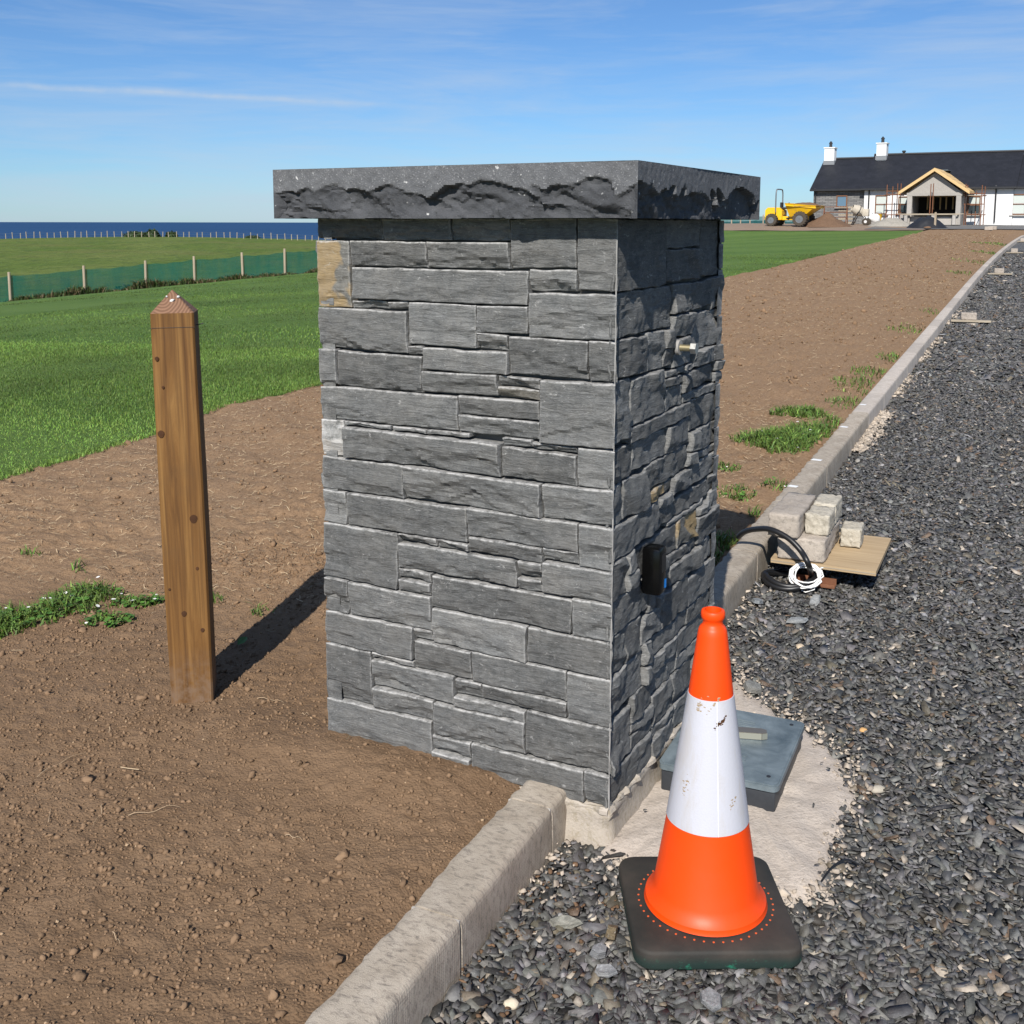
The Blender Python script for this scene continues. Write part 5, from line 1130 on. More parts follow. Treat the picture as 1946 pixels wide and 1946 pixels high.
for k in range(len(FP) - 1):
    a_, b_ = Vector(FP[k]) - o0, Vector(FP[k + 1]) - o0; nx_, nz_ = 14, 5; V = []; F = []
    ha, hb_ = min(1.32, PHT[k]) * .86, min(1.32, PHT[k + 1]) * .86
    for i in range(nx_ + 1):
        f = i / nx_; p = a_.lerp(b_, f); wx, wy = p.x + o0.x, p.y + o0.y; gz_ = float(land(wx, wy)) - o0.z + .02; H_ = ha + (hb_ - ha) * f - .05 * math.sin(math.pi * f)
        for j in range(nz_ + 1):
            q = j / nz_; off = .05 * math.sin(math.pi * f) * math.sin(q * 3 + k); V.append((p.x + off * .4, p.y + off + .06, gz_ + H_ * q + .015 * math.sin(i * 1.3 + k) * q))
    F = [(i * (nz_ + 1) + j, (i + 1) * (nz_ + 1) + j, (i + 1) * (nz_ + 1) + j + 1, i * (nz_ + 1) + j + 1) for i in range(nx_) for j in range(nz_)]
    MB().add(V, F).build('net_panel', 'green_net', fence, True)
# weeds along the foot of that fence
VV = []; TT = []; CC = []; b0 = 0
for k in range(len(FP) - 1):
    n = 700; f = rng.uniform(0, 1, n); p = FP[k] + (FP[k + 1] - FP[k]) * f[:, None]; x = p[:, 0] + rng.normal(0, .1, n); y = p[:, 1] + rng.normal(-.05, .12, n); dn = np.clip(.6 + .9 * fbm(p3(x * .9, y * .9), 3), .1, 1.5)
    c = np.where(rng.uniform(0, 1, (n, 1)) > .45, np.array([.055, .085, .022]), np.array([.115, .085, .042])) * rng.uniform(.6, 1.2, (n, 1))
    V, T, C_ = blades(x, y, land(x, y), .34 * dn * rng.uniform(.4, 1.2, n), .018 * rng.uniform(.6, 1.6, n), .9, c); VV.append(V); TT.append(T + b0); CC.append(C_); b0 += len(V)
tag(fast_mesh('fence_weeds', np.concatenate(VV), np.concatenate(TT), 'blade', col=np.concatenate(CC)), 'scrubby weeds along the foot of the green netted fence', 'weeds', kind='stuff')

# pale fence along the crest of the field
crest = thing('crest_fence', 'long row of small pale fence posts on the crest of the field', 'fence', (-70, 224, float(land(-70, 224))))
o0 = Vector(crest.location); pm = MB().tube([(0, 0, -.4), (0, 0, 1.02), (0, 0, 1.10)], [.085, .08, .06], 7).mesh('crest_post', 'plank')
cps = []
for k in range(62):
    px = -130 + k * 12.9 + rng.uniform(-1.6, 1.6); d = ray(px, 445); Y_ = 224 + 3 * math.sin(k * .2); x_ = d[0] / d[1] * Y_; z_ = float(land(x_, Y_)) + .0
    o = link('crest_post', pm, crest, (x_ - o0.x, Y_ - o0.y, z_ - o0.z), (rng.uniform(-.05, .05), rng.uniform(-.05, .05), 0)); o.scale = (1, 1, rng.uniform(.8, 1.15)); cps.append((x_ - o0.x, Y_ - o0.y, z_ - o0.z))
for hgt in (.45, .95): MB().tube([(p[0], p[1], p[2] + hgt) for p in cps], .012, 4).build('wire', 'steel_grey', crest)
def bush(px, py, wdt, hgt, dist, label, seed):
    d = ray(px, py); k = dist / d[1]; x_, y_ = d[0] * k, dist; z_ = float(land(x_, y_)); g_ = np.random.default_rng(seed); n = 900
    u = g_.normal(0, 1, (n, 3)); u /= np.linalg.norm(u, axis=1)[:, None]; rr = g_.uniform(.55, 1., n) ** .5 * (1 + .3 * fbm(u * 2.2 + seed, 3)); C_ = u * rr[:, None] * np.array([wdt / 2, wdt / 2.4, hgt * .62]); C_[:, 2] = np.abs(C_[:, 2])
    sz = .14 * hgt * g_.uniform(.6, 1.3, n); A_ = g_.normal(0, 1, (n, 3)); A_ /= np.linalg.norm(A_, axis=1)[:, None]; B_ = np.cross(A_, u); B_ /= np.linalg.norm(B_, axis=1)[:, None] + 1e-6
    V = np.stack([C_ - A_ * sz[:, None], C_ + B_ * sz[:, None] * .7, C_ + A_ * sz[:, None], C_ - B_ * sz[:, None] * .7], 1).reshape(-1, 3); T = np.array([[0, 1, 2, 3]]) + (np.arange(n) * 4)[:, None]
    col = np.repeat(np.array([.035, .058, .018]) * g_.uniform(.5, 1.5, (n, 1)), 4, 0)
    b_ = thing('bush', label, 'bush', (x_, y_, z_), 0, 'dark bushes in the field'); fast_mesh('foliage', V, T, 'blade', b_, False, col)
    m = MB()
    for a_ in range(4): m.tube([(0, 0, -.1), (.2 * wdt * math.cos(a_ * 1.6), .2 * wdt * math.sin(a_ * 1.6), hgt * .5)], [.05 * hgt, .02 * hgt], 5)
    m.build('stem', 'bark', b_)
bush(262, 445, 5.5, 1.5, 229, 'low dark bush on the field crest left of the tallest one', 1)
bush(291, 445, 2.6, 2.2, 228, 'tallest dark bush on the field crest', 2)
bush(326, 445, 2.4, 1.5, 230, 'small dark bush on the field crest right of the tallest one', 3)
bush(481, 448, 3.2, .7, 230, 'flat dark bush on the field crest nearest the pillar', 4)
bush(240, 507, 1.9, .8, 62, 'dark green shrub in the field behind the green netting', 5)

# ------------------------------------------------------------------ the house under construction
def z1(x, y): return 1350 + x * .3085, 240 + y * .3085
TH = R(29); HA = np.array([math.cos(TH), -math.sin(TH), 0]); HB = np.array([math.sin(TH), math.cos(TH), 0])
d = ray(*z1(945, 600)); G0 = np.array([0, 0, EYE]) + d * (82 / d[1]); ZB = float(land(G0[0] + 4, G0[1])) - .02
def hz(x, y, q=0.):
    P = onplane(*z1(x, y), HB, G0 + HB * q); return float((P - G0) @ HA), float(P[2] - ZB)
house = thing('bungalow', 'white rendered bungalow with dark slate roof and unfinished timber porch', 'house', (G0[0], G0[1], ZB), -TH)
def xr(x, q=0.): return hz(x, 500, q)[0]
def zr(y, q=0., x=1300): return hz(x, y, q)[1]
def volume(x0, x1, dep, ez, rz_, wall_mat, y0=0.):
    ez += .04; pent = [(y0, -.6), (y0, ez), (y0 + dep / 2, rz_ - .24), (y0 + dep, ez), (y0 + dep, -.6)]; V = [(x, p[0], p[1]) for x in (x0, x1) for p in pent]; n = 5
    MB().add(V, [(0, 1, 2, 3, 4), (9, 8, 7, 6, 5)] + [(i, 5 + i, 5 + (i + 1) % 5, (i + 1) % 5) for i in range(5)]).build('wall', wall_mat, house)
    return pent
def roof(x0, x1, dep, ez, rz_, y0=0., ov=.35, gv=.2):
    e0 = ez; sl = (rz_ - e0) / (dep / 2 + ov); sec = [(y0 - ov, e0), (y0 + dep / 2, rz_), (y0 + dep + ov, e0), (y0 + dep + ov, e0 - .16), (y0 + dep / 2, rz_ - .16), (y0 - ov, e0 - .16)]
    V = [(x, p[0], p[1]) for x in (x0 - gv, x1 + gv) for p in sec]; o = MB().add(V, [(5, 4, 1, 0), (4, 3, 2, 1), (6, 7, 10, 11), (7, 8, 9, 10)] + [(i, (i + 1) % 6, 6 + (i + 1) % 6, 6 + i) for i in range(6)]).build('roof', 'roof_slate', house)
    MB().tube([(x0 - gv, y0 + dep / 2, rz_ + .02), (x1 + gv, y0 + dep / 2, rz_ + .02)], .11, 6).build('ridge_tile', 'dark_metal', o)
    MB().box(((x0 + x1) / 2, y0 - ov - .05, e0 - .09), (x1 - x0 + 2 * gv, .11, .10)).build('gutter', 'dark_metal', o)
    return o
xm0, xm1 = xr(945), xr(1862); DEP = 8.0
ez = hz(1300, 383)[1]; rz_ = hz(1400, 168, DEP / 2)[1]
volume(xm0, xm1, DEP, ez, rz_, 'render_white'); roof_main = roof(xm0, xm1, DEP, ez + .06, rz_)
xw0 = xr(628); ezw = hz(800, 392)[1]; rzw = hz(850, 200, DEP / 2)[1]
volume(xw0, xm0 - .02, DEP - .4, ezw, rzw, 'stone_cladding', .25); roof_w = roof(xw0, xm0 - .25, DEP - .4, ezw + .08, rzw, .25)
xe1 = xm1 + 9; eze = hz(1900, 378)[1]; rze = hz(1900, 182, DEP / 2)[1]
volume(xm1 + .02, xe1, DEP - .6, eze, rze, 'render_white', .12); roof(xm1 + .25, xe1, DEP - .6, eze + .08, rze, .12)
def window(x0, x1, y0, y1, q=0., blind=True):
    a, zt = hz(x0, y0, q); b, zb = hz(x1, y1, q); w_ = b - a; h_ = zt - zb; fr = thing_part('window', house, (a + w_ / 2, q, zb)); t_ = .07
    MB().box((0, -.03, t_ / 2), (w_, .07, t_)).box((0, -.03, h_ - t_ / 2), (w_, .07, t_)).box((-w_ / 2 + t_ / 2, -.03, h_ / 2), (t_, .07, h_ - 2 * t_ - .004)).box((w_ / 2 - t_ / 2, -.03, h_ / 2), (t_, .07, h_ - 2 * t_ - .004)).box((0, -.03, h_ * .52), (w_ - 2 * t_ - .004, .06, .06)).build('frame', 'window_brown', fr)
    MB().box((0, -.008, h_ * .27), (w_ - 2 * t_, .012, h_ * .46 - t_)).build('pane', 'window_glass' if not blind else 'blind', fr)
    MB().box((0, -.008, h_ * .76), (w_ - 2 * t_, .012, h_ * .44 - t_)).build('pane', 'blind', fr)
    MB().box((0, -.09, -.05), (w_ + .25, .2, .07)).build('sill', 'block_grey', fr)
def thing_part(name, parent, loc):
    o = bpy.data.objects.new(name, None); COL.objects.link(o); o.parent = parent; o.location = loc; o.empty_display_size = .1; return o
window(1018, 1086, 425, 542); window(1160, 1218, 432, 536, 0, False); window(1588, 1660, 430, 545, 0, False); window(1862, 1940, 418, 545, .12)
a, zt = hz(778, 426, .25); b, zb = hz(842, 498, .25); fr = thing_part('window', house, ((a + b) / 2, .25, zb)); w_, h_ = b - a, zt - zb
MB().box((0, -.03, .04), (w_, .07, .08)).box((0, -.03, h_ - .04), (w_, .07, .08)).box((-w_ / 2 + .04, -.03, h_ / 2), (.08, .07, h_ - .164)).box((w_ / 2 - .04, -.03, h_ / 2), (.08, .07, h_ - .164)).build('frame', 'window_brown', fr)
MATS['pane_sky'] = material('pane_sky', m_glass, color=(.10, .17, .24), rough=.05)
MB().box((0, -.008, h_ / 2), (w_ - .16, .012, h_ - .16)).build('pane', 'pane_sky', fr); MB().box((0, -.09, -.05), (w_ + .2, .2, .07)).build('sill', 'block_grey', fr)
for x_, y0, y1, q in ((1762, 378, 592, 0), (980, 392, 520, 0), (650, 395, 480, .25), (1800, 380, 596, .0)):
    a, zt = hz(x_, y0, q); _, zb = hz(x_, y1, q)
    if x_ != 1800: MB().tube([(a, q - .08, zb), (a, q - .08, zt), (a, q - .3, zt + .12)], .05, 8).build('downpipe', 'dark_metal', house, True)
def chimney(x0, x1, yt, yb, rf):
    a = hz(x0, 180, DEP / 2)[0]; b = hz(x1, 180, DEP / 2)[0]; zt = hz(x0, yt, DEP / 2)[1]; zb = hz(x0, yb, DEP / 2)[1] - 1.2; w_ = b - a; cx_ = (a + b) / 2; yc = DEP / 2 - .35
    ch = MB().box((cx_, yc, (zt + zb) / 2), (w_, .8, zt - zb)).build('chimney', 'render_white', rf)
    MB().box((cx_, yc, zt + .04), (w_ + .12, .92, .08)).build('coping', 'render_white', ch); MB().box((cx_, yc, zb + 1.2), (w_ + .1, .9, .32)).build('flashing', 'lead', ch)
    MB().lathe([(.12, zt + .08), (.11, zt + .34), (.14, zt + .37), (.14, zt + .42), (.04, zt + .55), (.001, zt + .57)], 12, c=(cx_, yc)).build('chimney_pot', 'dark_metal', ch)
chimney(716, 776, 140, 228, roof_w); chimney(1034, 1094, 112, 198, roof_main)
a, zt = hz(1193, 150, DEP / 2); MB().lathe([(.10, zt - 1.), (.10, zt - .12), (.14, zt - .1), (.14, zt), (.01, zt + .02)], 10, c=(a, DEP / 2)).build('vent_pipe', 'dark_metal', roof_main)
# porch
Q = -3.4; pa, _ = hz(1210, 500, Q); pb, _ = hz(1542, 500, Q); zl = hz(1380, 428, Q)[1]; zw = hz(1380, 408, Q)[1]; zap = hz(1378, 284, Q)[1]
porch = thing_part('porch', house, (0, 0, 0)); pc = (pa + pb) / 2; pw_ = pb - pa
for x_, w_ in ((pa + .16, .32), (pb - .16, .32)): MB().box((x_, Q + .16, zl / 2 - .1), (w_, .32, zl + .2)).build('pier', 'block_grey', porch)
for x_ in (pa + .12, pb - .12): MB().box((x_, Q / 2 + .16, zl / 2 - .1), (.22, -Q - .34, zl + .2)).build('side_wall', 'block_grey', porch)
MB().box((pc, Q + .16, (zl + zw) / 2), (pw_ + .1, .34, zw - zl)).build('lintel', 'block_grey', porch)
MB().add([(pa - .02, Q + .1, zw + .002), (pb + .02, Q + .1, zw + .002), (pc, Q + .1, zap), (pa - .02, Q + .3, zw + .002), (pb + .02, Q + .3, zw + .002), (pc, Q + .3, zap)], [(0, 1, 2), (5, 4, 3), (0, 3, 4, 1), (1, 4, 5, 2), (2, 5, 3, 0)]).build('gable_blockwork', 'block_grey', porch)
MB().box((pc, -.06, zl / 2), (pw_ - .5, .06, zl - .05)).build('unlit_doorway', 'unlit_room', porch)  # dark panel, shade of the unlit interior put into its colour
for k, x_ in enumerate(np.linspace(pa + .9, pb - .9, 5)): MB().box((x_, -.35 - .2 * (k % 2), zl - .45), (.09, .09, .9)).build('post', 'new_timber', porch)
zapR = hz(1378, 258, Q - .3)[1]; zeR = hz(1380, 398, Q - .3)[1]; hw = pw_ / 2 + .45
sl = (zapR - zeR) / hw
for sg in (-1, 1):
    V = []
    for y_ in (Q - .32, 3.0): V += [(pc, y_, zapR), (pc + sg * hw, y_, zeR), (pc + sg * hw, y_, zeR - .14), (pc, y_, zapR - .14)]
    MB().add(V, [(0, 1, 2, 3), (7, 6, 5, 4), (0, 4, 5, 1), (1, 5, 6, 2), (2, 6, 7, 3), (3, 7, 4, 0)]).build('roof_boarding', 'new_timber', porch)
    for k in range(6):
        f0, f1 = k / 6 + .012, (k + 1) / 6 - .006; V = []
        for y_ in (Q - .35, 2.95): V += [(pc + sg * hw * f0, y_, zapR - sl * hw * f0 + .003), (pc + sg * hw * f1, y_, zapR - sl * hw * f1 + .003), (pc + sg * hw * f1, y_, zapR - sl * hw * f1 + .03), (pc + sg * hw * f0, y_, zapR - sl * hw * f0 + .03)]
        MB().add(V, [(3, 2, 1, 0), (4, 5, 6, 7), (1, 5, 4, 0), (2, 6, 5, 1), (3, 7, 6, 2), (0, 4, 7, 3)]).build('roof_board', 'new_timber', porch)
    MB().add([(pc, Q - .36, zapR + .03), (pc + sg * (hw + .1), Q - .36, zeR - .02), (pc + sg * (hw + .1), Q - .36, zeR - .24), (pc, Q - .36, zapR - .2), (pc, Q - .33, zapR + .03), (pc + sg * (hw + .1), Q - .33, zeR - .02), (pc + sg * (hw + .1), Q - .33, zeR - .24), (pc, Q - .33, zapR - .2)], [(0, 1, 2, 3), (7, 6, 5, 4), (0, 4, 5, 1), (1, 5, 6, 2), (2, 6, 7, 3), (3, 7, 4, 0)]).build('verge_board', 'new_timber', porch)
MB().box((pc, 1.4, zapR + .02), (.7, 2.9, .05)).build('roofing_felt', 'lid_plastic', porch)
for k in range(7):
    y_ = Q + .5 + k * .5; MB().box((pc, y_, zl + .06), (pw_ - .5, .05, .12)).build('joist', 'new_timber', porch)
wl = hz(1190, 560, Q - .5); wr = hz(1530, 560, Q - .5)
MB().box(((wl[0] + wr[0]) / 2, Q - .4, .28), (wr[0] - wl[0], .9, .56)).build('plinth', 'block_grey', porch)
# scaffold round the porch
scf = thing('scaffolding', 'rusty tube scaffolding standing round the unfinished porch', 'scaffold', (G0[0], G0[1], ZB), -TH)
for x_, y0, q in ((1090, 360, -1.6), (1125, 370, -2.9), (1155, 352, -1.6), (1176, 352, -2.9), (1360, 355, -4.3), (1376, 352, -4.0), (1575, 355, -2.9), (1586, 362, -1.6), (1640, 400, -1.6), (1676, 362, -2.9), (1694, 370, -1.6)):
    a, zt = hz(x_, y0, q); MB().tube([(a, q, -.05), (a, q, zt)], .032, 7).build('pole', 'rust_steel', scf, True)
for y_, q, xa, xb in ((420, -2.9, 1085, 1690), (400, -1.6, 1085, 1230), (545, -2.9, 1085, 1225), (545, -1.6, 1570, 1695), (430, -1.6, 1570, 1695), (480, -2.9, 1560, 1690), (480, -1.6, 1085, 1220)):
    a, z_ = hz(xa, y_, q); b, _ = hz(xb, y_, q); MB().tube([(a, q, z_), (b, q, z_)], .030, 7).build('ledger_tube', 'rust_steel', scf, True)
for x_ in (1090, 1176, 1360, 1575, 1690):
    a, z_ = hz(x_, 425, -2.2); MB().tube([(a, -3.2, z_), (a, -1.2, z_)], .030, 7).build('transom', 'rust_steel', scf, True)
for q in (-2.75, -2.5, -2.25):
    a, z_ = hz(1140, 417, q); b, _ = hz(1235, 417, q); MB().box(((a + b) / 2, q, z_ + .06), (b - a, .22, .045)).build('board', 'plank', scf)
    a, z_ = hz(1580, 432, q); b, _ = hz(1670, 432, q); MB().box(((a + b) / 2, q, z_ + .06), (b - a, .22, .045)).build('board', 'plank', scf)
for k, (y_, xa, xb) in enumerate(((540, 1150, 1560), (548, 1190, 1530), (552, 1175, 1400))):
    a, z_ = hz(xa, y_, Q - .9 - .25 * k); b, _ = hz(xb, y_, Q - .9 - .25 * k); pl = thing('plank', ('long pale plank nearest the porch on its plinth', 'middle plank laid in front of the porch', 'outermost plank laid in front of the porch')[k], 'plank', (G0[0], G0[1], ZB), -TH)
    MB().box(((a + b) / 2, Q - .9 - .25 * k + .12, max(z_, .60) + .04 * k), (b - a, .22, .045)).build('board', 'plank', pl)
    for x_ in (a + .3, b - .3): MB().box((x_, Q - .9 - .25 * k + .12, (max(z_, .60) + .04 * k) / 2 - .02), (.2, .2, max(z_, .60) + .04 * k - .05)).build('support', 'block_grey', pl)

# ------------------------------------------------------------------ plant and materials in the yard
def yard(x, y): return hit(*z1(x, y), LAND)
def mpx(P): return FPX / P[1] * 3.2416 / math.cos(PITCH) * math.cos(PITCH)
P = yard(375, 618); dm = thing('dumper', 'yellow site dumper with loaded skip and roll bar in front of the house', 'dumper', (P[0], P[1], float(land(P[0], P[1])) + .03), R(-33))
def wheel(x, y, r_, w_):
    wv = thing_part('wheel', dm, (x, y, r_)); MW = Matrix.Rotation(R(90), 4, 'X')
    MB().lathe([(r_ * .55, -w_ / 2), (r_ * .93, -w_ / 2), (r_, -w_ * .32), (r_, w_ * .32), (r_ * .93, w_ / 2), (r_ * .55, w_ / 2)], 22, M=MW).build('tyre', 'tyre', wv)
    m = MB()
    for k in range(18): a_ = k / 18 * 2 * math.pi; m.box((0, 0, 0), (.05, w_ * .9, .05), Matrix.Translation((math.cos(a_) * r_, 0, math.sin(a_) * r_)) @ Matrix.Rotation(-a_, 4, 'Y'))
    m.build('tread', 'tyre', wv); MB().lathe([(.02, -w_ * .42), (r_ * .5, -w_ * .40), (r_ * .57, -w_ * .5), (r_ * .57, w_ * .5), (r_ * .5, w_ * .4), (.02, w_ * .42)], 18, M=MW).build('rim', 'steel_grey', wv)
wheel(0, 0, .40, .34); wheel(0, 1.35, .40, .34); wheel(1.95, -.06, .47, .40); wheel(1.95, 1.41, .47, .40)
MB().box((.95, .675, .52), (2.5, .62, .26), bev=.03).build('chassis', 'dumper_yellow', dm)
hp = [(-.55, .42), (.62, .42), (.62, 1.02), (.42, 1.22), (-.35, 1.22), (-.52, 1.05)]
MB().prism(hp, -.48, .48, Matrix.Translation((0, .675, 0)) @ Matrix.Rotation(R(90), 4, 'X')).build('engine_cover', 'dumper_yellow', dm)
MB().box((.62, .675, 1.18), (.42, .46, .12), bev=.03).build('seat', 'dark_metal', dm); MB().box((.43, .675, 1.38), (.10, .46, .36), bev=.03).build('seat_back', 'dark_metal', dm)
MB().tube(spline([(.25, .02, .9), (.25, .02, 2.0), (.25, .10, 2.32), (.25, .25, 2.40), (.25, 1.10, 2.40), (.25, 1.25, 2.32), (.25, 1.33, 2.0), (.25, 1.33, .9)], 5), .042, 10).build('roll_bar', 'steel_grey', dm, True)
MB().tube([(.95, .675, 1.0), (.88, .675, 1.42)], .025, 6).build('steering_column', 'dark_metal', dm); MB().tube([(.88 + .05 * math.cos(a_), .675 + .2 * math.sin(a_), 1.43 + .1 * math.cos(a_)) for a_ in np.linspace(0, 2 * math.pi, 17)], .016, 6).build('steering_wheel', 'dark_metal', dm)
def skip(z_top, ins, zb):
    T_ = [(.92, -.22), (3.05, -.26), (3.05, 1.61), (.92, 1.57)]; B_ = [(1.15, .18), (2.1, .12), (2.1, 1.23), (1.15, 1.17)]
    zt = [1.50, 1.32, 1.32, 1.50]; return [(p[0] * (1 - ins) + 1.9 * ins, p[1] * (1 - ins) + .675 * ins, z) for p, z in zip(T_, zt)], [(p[0], p[1], zb) for p in B_]
t0_, b0_ = skip(0, 0, .62); t1_, _ = skip(0, .05, .62)
MB().add(b0_ + t0_ + [(p[0], p[1], p[2] - .0) for p in t1_] + [(p[0], p[1], p[2] - .18) for p in t1_], [(3, 2, 1, 0)] + [(i, (i + 1) % 4, 4 + (i + 1) % 4, 4 + i) for i in range(4)] + [(4 + i, 4 + (i + 1) % 4, 8 + (i + 1) % 4, 8 + i) for i in range(4)] + [(8 + i, 8 + (i + 1) % 4, 12 + (i + 1) % 4, 12 + i) for i in range(4)]).build('skip', 'dumper_yellow', dm)
def heap(name, parent, cx_, cy_, rx, ry, h_, mat, seed, label=None, cat=None, z=0., n=26):
    V = []; F = []
    for i in range(n + 1):
        for j in range(n + 1):
            u, v = i / n * 2 - 1, j / n * 2 - 1; rr = min(1, math.hypot(u, v)); hh = h_ * max(0, 1 - rr) ** .85 * (1 + .28 * float(fbm(p3(u * 2 + seed, v * 2, seed), 3))) + .05 * h_ * float(fbm(p3(u * 9, v * 9, seed), 2)) * (rr < .97); V.append((cx_ + u * rx, cy_ + v * ry, z + hh - .04 * (rr >= 1)))
    F = [(i * (n + 1) + j, (i + 1) * (n + 1) + j, (i + 1) * (n + 1) + j + 1, i * (n + 1) + j + 1) for i in range(n) for j in range(n)]
    o = MB().add(V, F).build(name, mat, parent, True)
    return tag(o, label, cat) if label else o
heap('load', dm, 1.95, .675, 1.12, .9, .30, 'heap_soil', 4., z=1.30)
MB().tube([(1.05, -.02, .5), (1.05, 1.37, .5)], .06, 8).build('axle', 'dark_metal', dm); MB().box((-.56, .4, .80), (.02, .16, .10)).build('rear_lamp', 'rust_steel', dm); MB().box((-.56, .95, .80), (.02, .16, .10)).build('rear_lamp', 'rust_steel', dm)
def ground_heap(x0, x1, yb, yt, mat, seed, label, deep=.9):
    P = yard((x0 + x1) / 2, yb); k = FPX / P[1] * 3.2416; rx = (x1 - x0) / 2 / k; h_ = (yb - yt) / k; o = heap('heap', None, 0, 0, rx, rx * deep, h_ * 1.1, mat, seed, label, 'heap'); o.location = (P[0], P[1] + rx * deep * .7, float(land(P[0], P[1] + rx * .5)) + .03); return o
ground_heap(600, 895, 624, 558, 'heap_soil', 2., 'heap of brown topsoil beside the yellow dumper')
ground_heap(1000, 1265, 620, 562, 'heap_sand', 6., 'low heap of grey sand in front of the house')
tp = ground_heap(1240, 1485, 632, 556, 'tarp', 9., 'dark tarpaulin thrown over a pile before the porch')
def yard_thing(name, label, cat, x, y, dy=0., rz=-TH, group=None):
    P = yard(x, y); yy = dy if dy > 20 else P[1] + dy; xx = P[0] * yy / P[1]; return thing(name, label, cat, (xx, yy, float(land(xx, yy)) + .03), rz, group), FPX / yy * 3.2416
def lump(d, seed, amp=.25):
    V, T = ico_templates(1, seed, 3, amp)[0]; V = V * np.array(d); V[:, 2] -= V[:, 2].min(); return V, T
for k, (x, y, d_, mt, lb) in enumerate(((1318, 629, (.42, .4, .32), 'white_bag', 'left white sack lying by the dark tarpaulin'), (1352, 626, (.40, .36, .42), 'white_bag', 'right white sack propped against the dark tarpaulin'), (1330, 634, (.5, .4, .14), 'heap_soil', 'brown sack flattened in front of the white sacks'))):
    P = yard(x, y); V, T = lump(d_, 60 + k); tag(fast_mesh('sack', V, T, mt, None, True, None, (P[0], P[1] - .2, float(land(P[0], P[1])) + .02)), lb, 'sack', 'sacks in the yard')
o, k = yard_thing('stake', 'short timber stake standing before the porch', 'stake', 1383, 632); MB().box((0, 0, .42), (.12, .12, 1.04)).build('shaft', 'fence_timber', o); MB().box((0, 0, .96), (.10, .10, .05)).build('cap', 'fence_timber', o)
# cement mixer
o, k = yard_thing('cement_mixer', 'cement-stained mixer with round drum on a wheeled frame', 'mixer', 915, 615, 76.)
MM = Matrix.Translation((-.12, 0, 1.0)) @ Matrix.Rotation(R(-62), 4, 'Y') @ Matrix.Rotation(R(25), 4, 'X')
dr = MB().lathe([(.02, -.42), (.26, -.40), (.36, -.10), (.36, .08), (.24, .40), (.22, .42), (.20, .40), (.30, .06), (.22, -.30), (.02, -.32)], 22, M=MM).build('drum', 'mixer_cream', o, True); MB().lathe([(.372, -.06), (.385, -.03), (.372, 0)], 22, M=MM).build('gear_ring', 'dark_metal', dr)
MB().tube([(-.45, -.3, .05), (.0, -.3, .95), (.55, -.3, .25)], .035, 7).tube([(-.45, .3, .05), (.0, .3, .95), (.55, .3, .25)], .035, 7).tube([(-.45, -.3, .06), (-.45, .3, .06)], .03, 7).build('frame', 'dark_metal', o); MB().box((.42, 0, .85), (.42, .46, .50), bev=.05).build('engine_box', 'mixer_cream', o, True)
for s_ in (-.36, .36):
    wv = MB().lathe([(.02, -.05), (.2, -.05), (.24, -.03), (.24, .03), (.2, .05), (.02, .05)], 18, M=Matrix.Translation((.5, s_, .24)) @ Matrix.Rotation(R(90), 4, 'X')).build('wheel', 'tyre', o); MB().lathe([(.01, -.055), (.10, -.055), (.10, .055), (.01, .055)], 12, M=Matrix.Translation((.5, s_, .24)) @ Matrix.Rotation(R(90), 4, 'X')).build('hub', 'white_bag', wv)
# bulk bag, yellow tub, pallets, trestle
o, k = yard_thing('bulk_bag', 'white bulk bag slumped beside the mixer', 'bag', 1003, 612, 76.5); V, T = lump((.95, .8, .85), 71, .22); fast_mesh('bag', V, T, 'white_bag', o, True); MB().tube(spline([(-.3, -.2, .7), (-.25, -.22, .95), (-.05, -.2, .95), (0, -.2, .75)], 5), .025, 6).build('lifting_loop', 'white_bag', o)
o, k = yard_thing('tub', 'yellow plastic tub on the white bulk bag heap', 'tub', 1035, 600, 77.); MB().lathe([(.16, .3), (.24, .72), (.26, .74), (.23, .72), (.15, .33), (.01, .33)], 18).build('tub', 'yellow_plastic', o, True); MB().tube(spline([(-.24, 0, .70), (-.15, 0, .86), (.15, 0, .86), (.24, 0, .70)], 5), .015, 6).build('handle', 'dark_metal', o); MB().box((0, 0, .14), (.5, .5, .30)).build('stand', 'block_grey', o)
o, k = yard_thing('pallet_stack', 'stack of timber pallets against the stone-clad wing', 'pallet', 840, 600, 79.5)
for j in range(5):
    for q in (-.45, 0, .45): MB().box((0, q, .10 + j * .27), (1.0, .10, .10)).build('bearer', 'plank', o)
    for q in range(6): MB().box((-.45 + q * .18, 0, .165 + j * .27), (.12, 1.0, .022)).build('slat', 'plank', o)
o, k = yard_thing('trestle', 'rusty steel builder\'s trestle in front of the stone-clad wing', 'trestle', 768, 600, 79.)
for s_ in (-.8, .8):
    for q in (-.3, .3): MB().tube([(s_, q, 0), (s_, 0, 1.25)], .03, 6).build('leg', 'rust_steel', o)
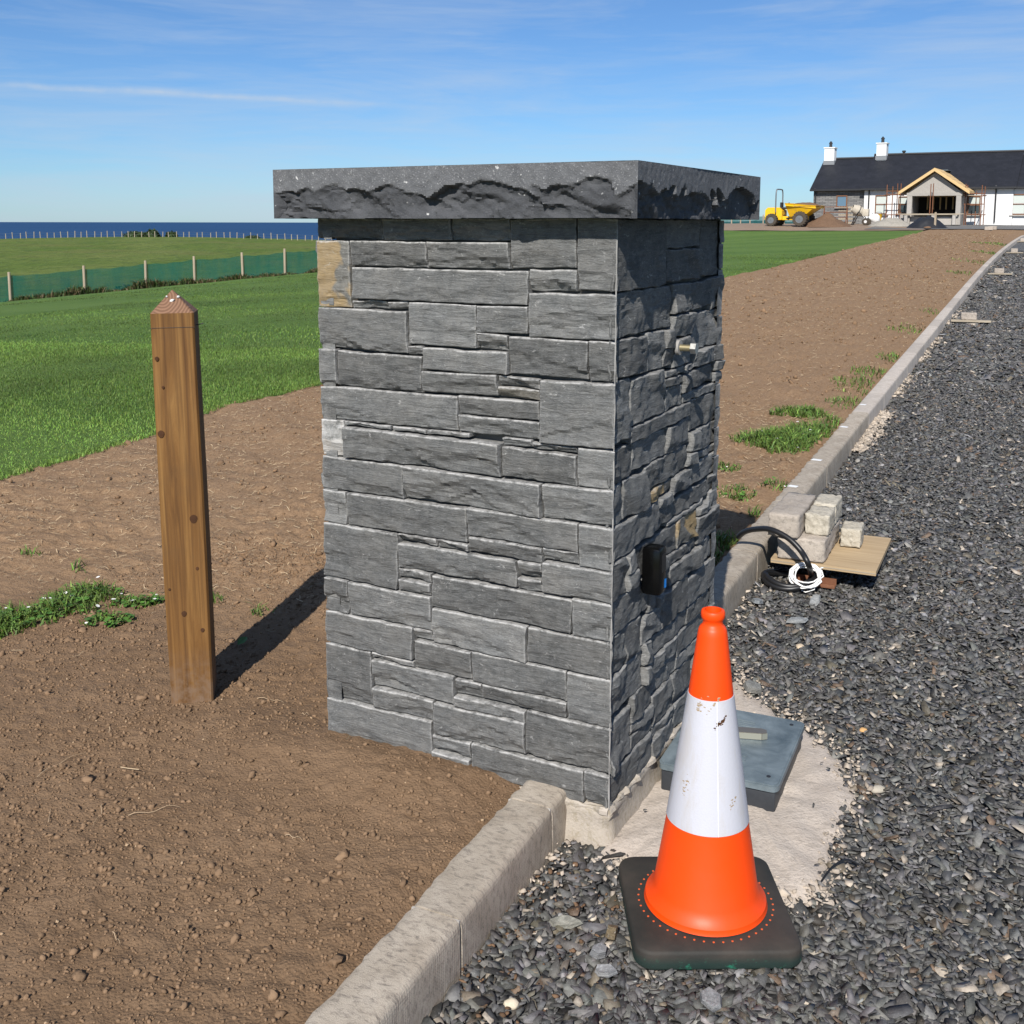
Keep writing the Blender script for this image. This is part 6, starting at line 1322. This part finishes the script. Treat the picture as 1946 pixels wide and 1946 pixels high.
for z_ in (.5, .85, 1.22): MB().tube([(-.8, 0, z_), (.8, 0, z_)], .03, 6).build('rail', 'rust_steel', o)
for k2, (x, y) in enumerate(((1715, 643), (1738, 640))):
    o, k = yard_thing('concrete_block', ('left', 'right')[k2] + ' of two concrete blocks lying on the apron before the house', 'block', x, y); V, T = rough_box((.44, .24, .2), 80 + k2); fast_mesh('block', V, T, 'block_concrete', o)
for k2, (x, y, s_) in enumerate(((1805, 606, 1.), (1850, 604, .7))):
    P = yard(x, y); V, T = lump((.9 * s_, .6, .5 * s_), 90 + k2); tag(fast_mesh('rubble_sack', V, T, 'tarp', None, True, None, (P[0], P[1] + .5, float(land(P[0], P[1])) + .03)), ('larger', 'smaller')[k2] + ' black rubble sack by the white house wall', 'sack', 'sacks in the yard')
# stretch of the same netting beyond the yard, seen right of the pillar
ff = thing('net_fence', 'far stretch of green netted fence behind the dumper', 'fence', (0, 0, 0)); NP = []
for px in (1250, 1288, 1325, 1362, 1390, 1407, 1425, 1450, 1490, 1530):
    d = ray(px, 430); Y_ = 97 + (px - 1380) * .03; NP.append((d[0] / d[1] * Y_, Y_, float(land(d[0] / d[1] * Y_, Y_))))
ff.location = NP[0]; o0 = Vector(NP[0])
for k, p in enumerate(NP): b_ = Vector(p) - o0; MB().tube([b_ + Vector((0, 0, -.4)), b_ + Vector((0, 0, 1.0)), b_ + Vector((0, 0, 1.06))], [.06, .055, .045], 8).build('fence_post', 'fence_timber', ff, True)
for k in range(len(NP) - 1):
    a_, b_ = Vector(NP[k]) - o0, Vector(NP[k + 1]) - o0; V = [];
    for i in range(7):
        p = a_.lerp(b_, i / 6)
        for j in range(4): V.append((p.x, p.y + .07 + .05 * math.sin(i + j), p.z + .03 + .88 * j / 3 - .04 * math.sin(math.pi * i / 6) * (j == 3)))
    MB().add(V, [(i * 4 + j, i * 4 + 4 + j, i * 4 + 5 + j, i * 4 + 1 + j) for i in range(6) for j in range(3)]).build('net_panel', 'green_net', ff, True)
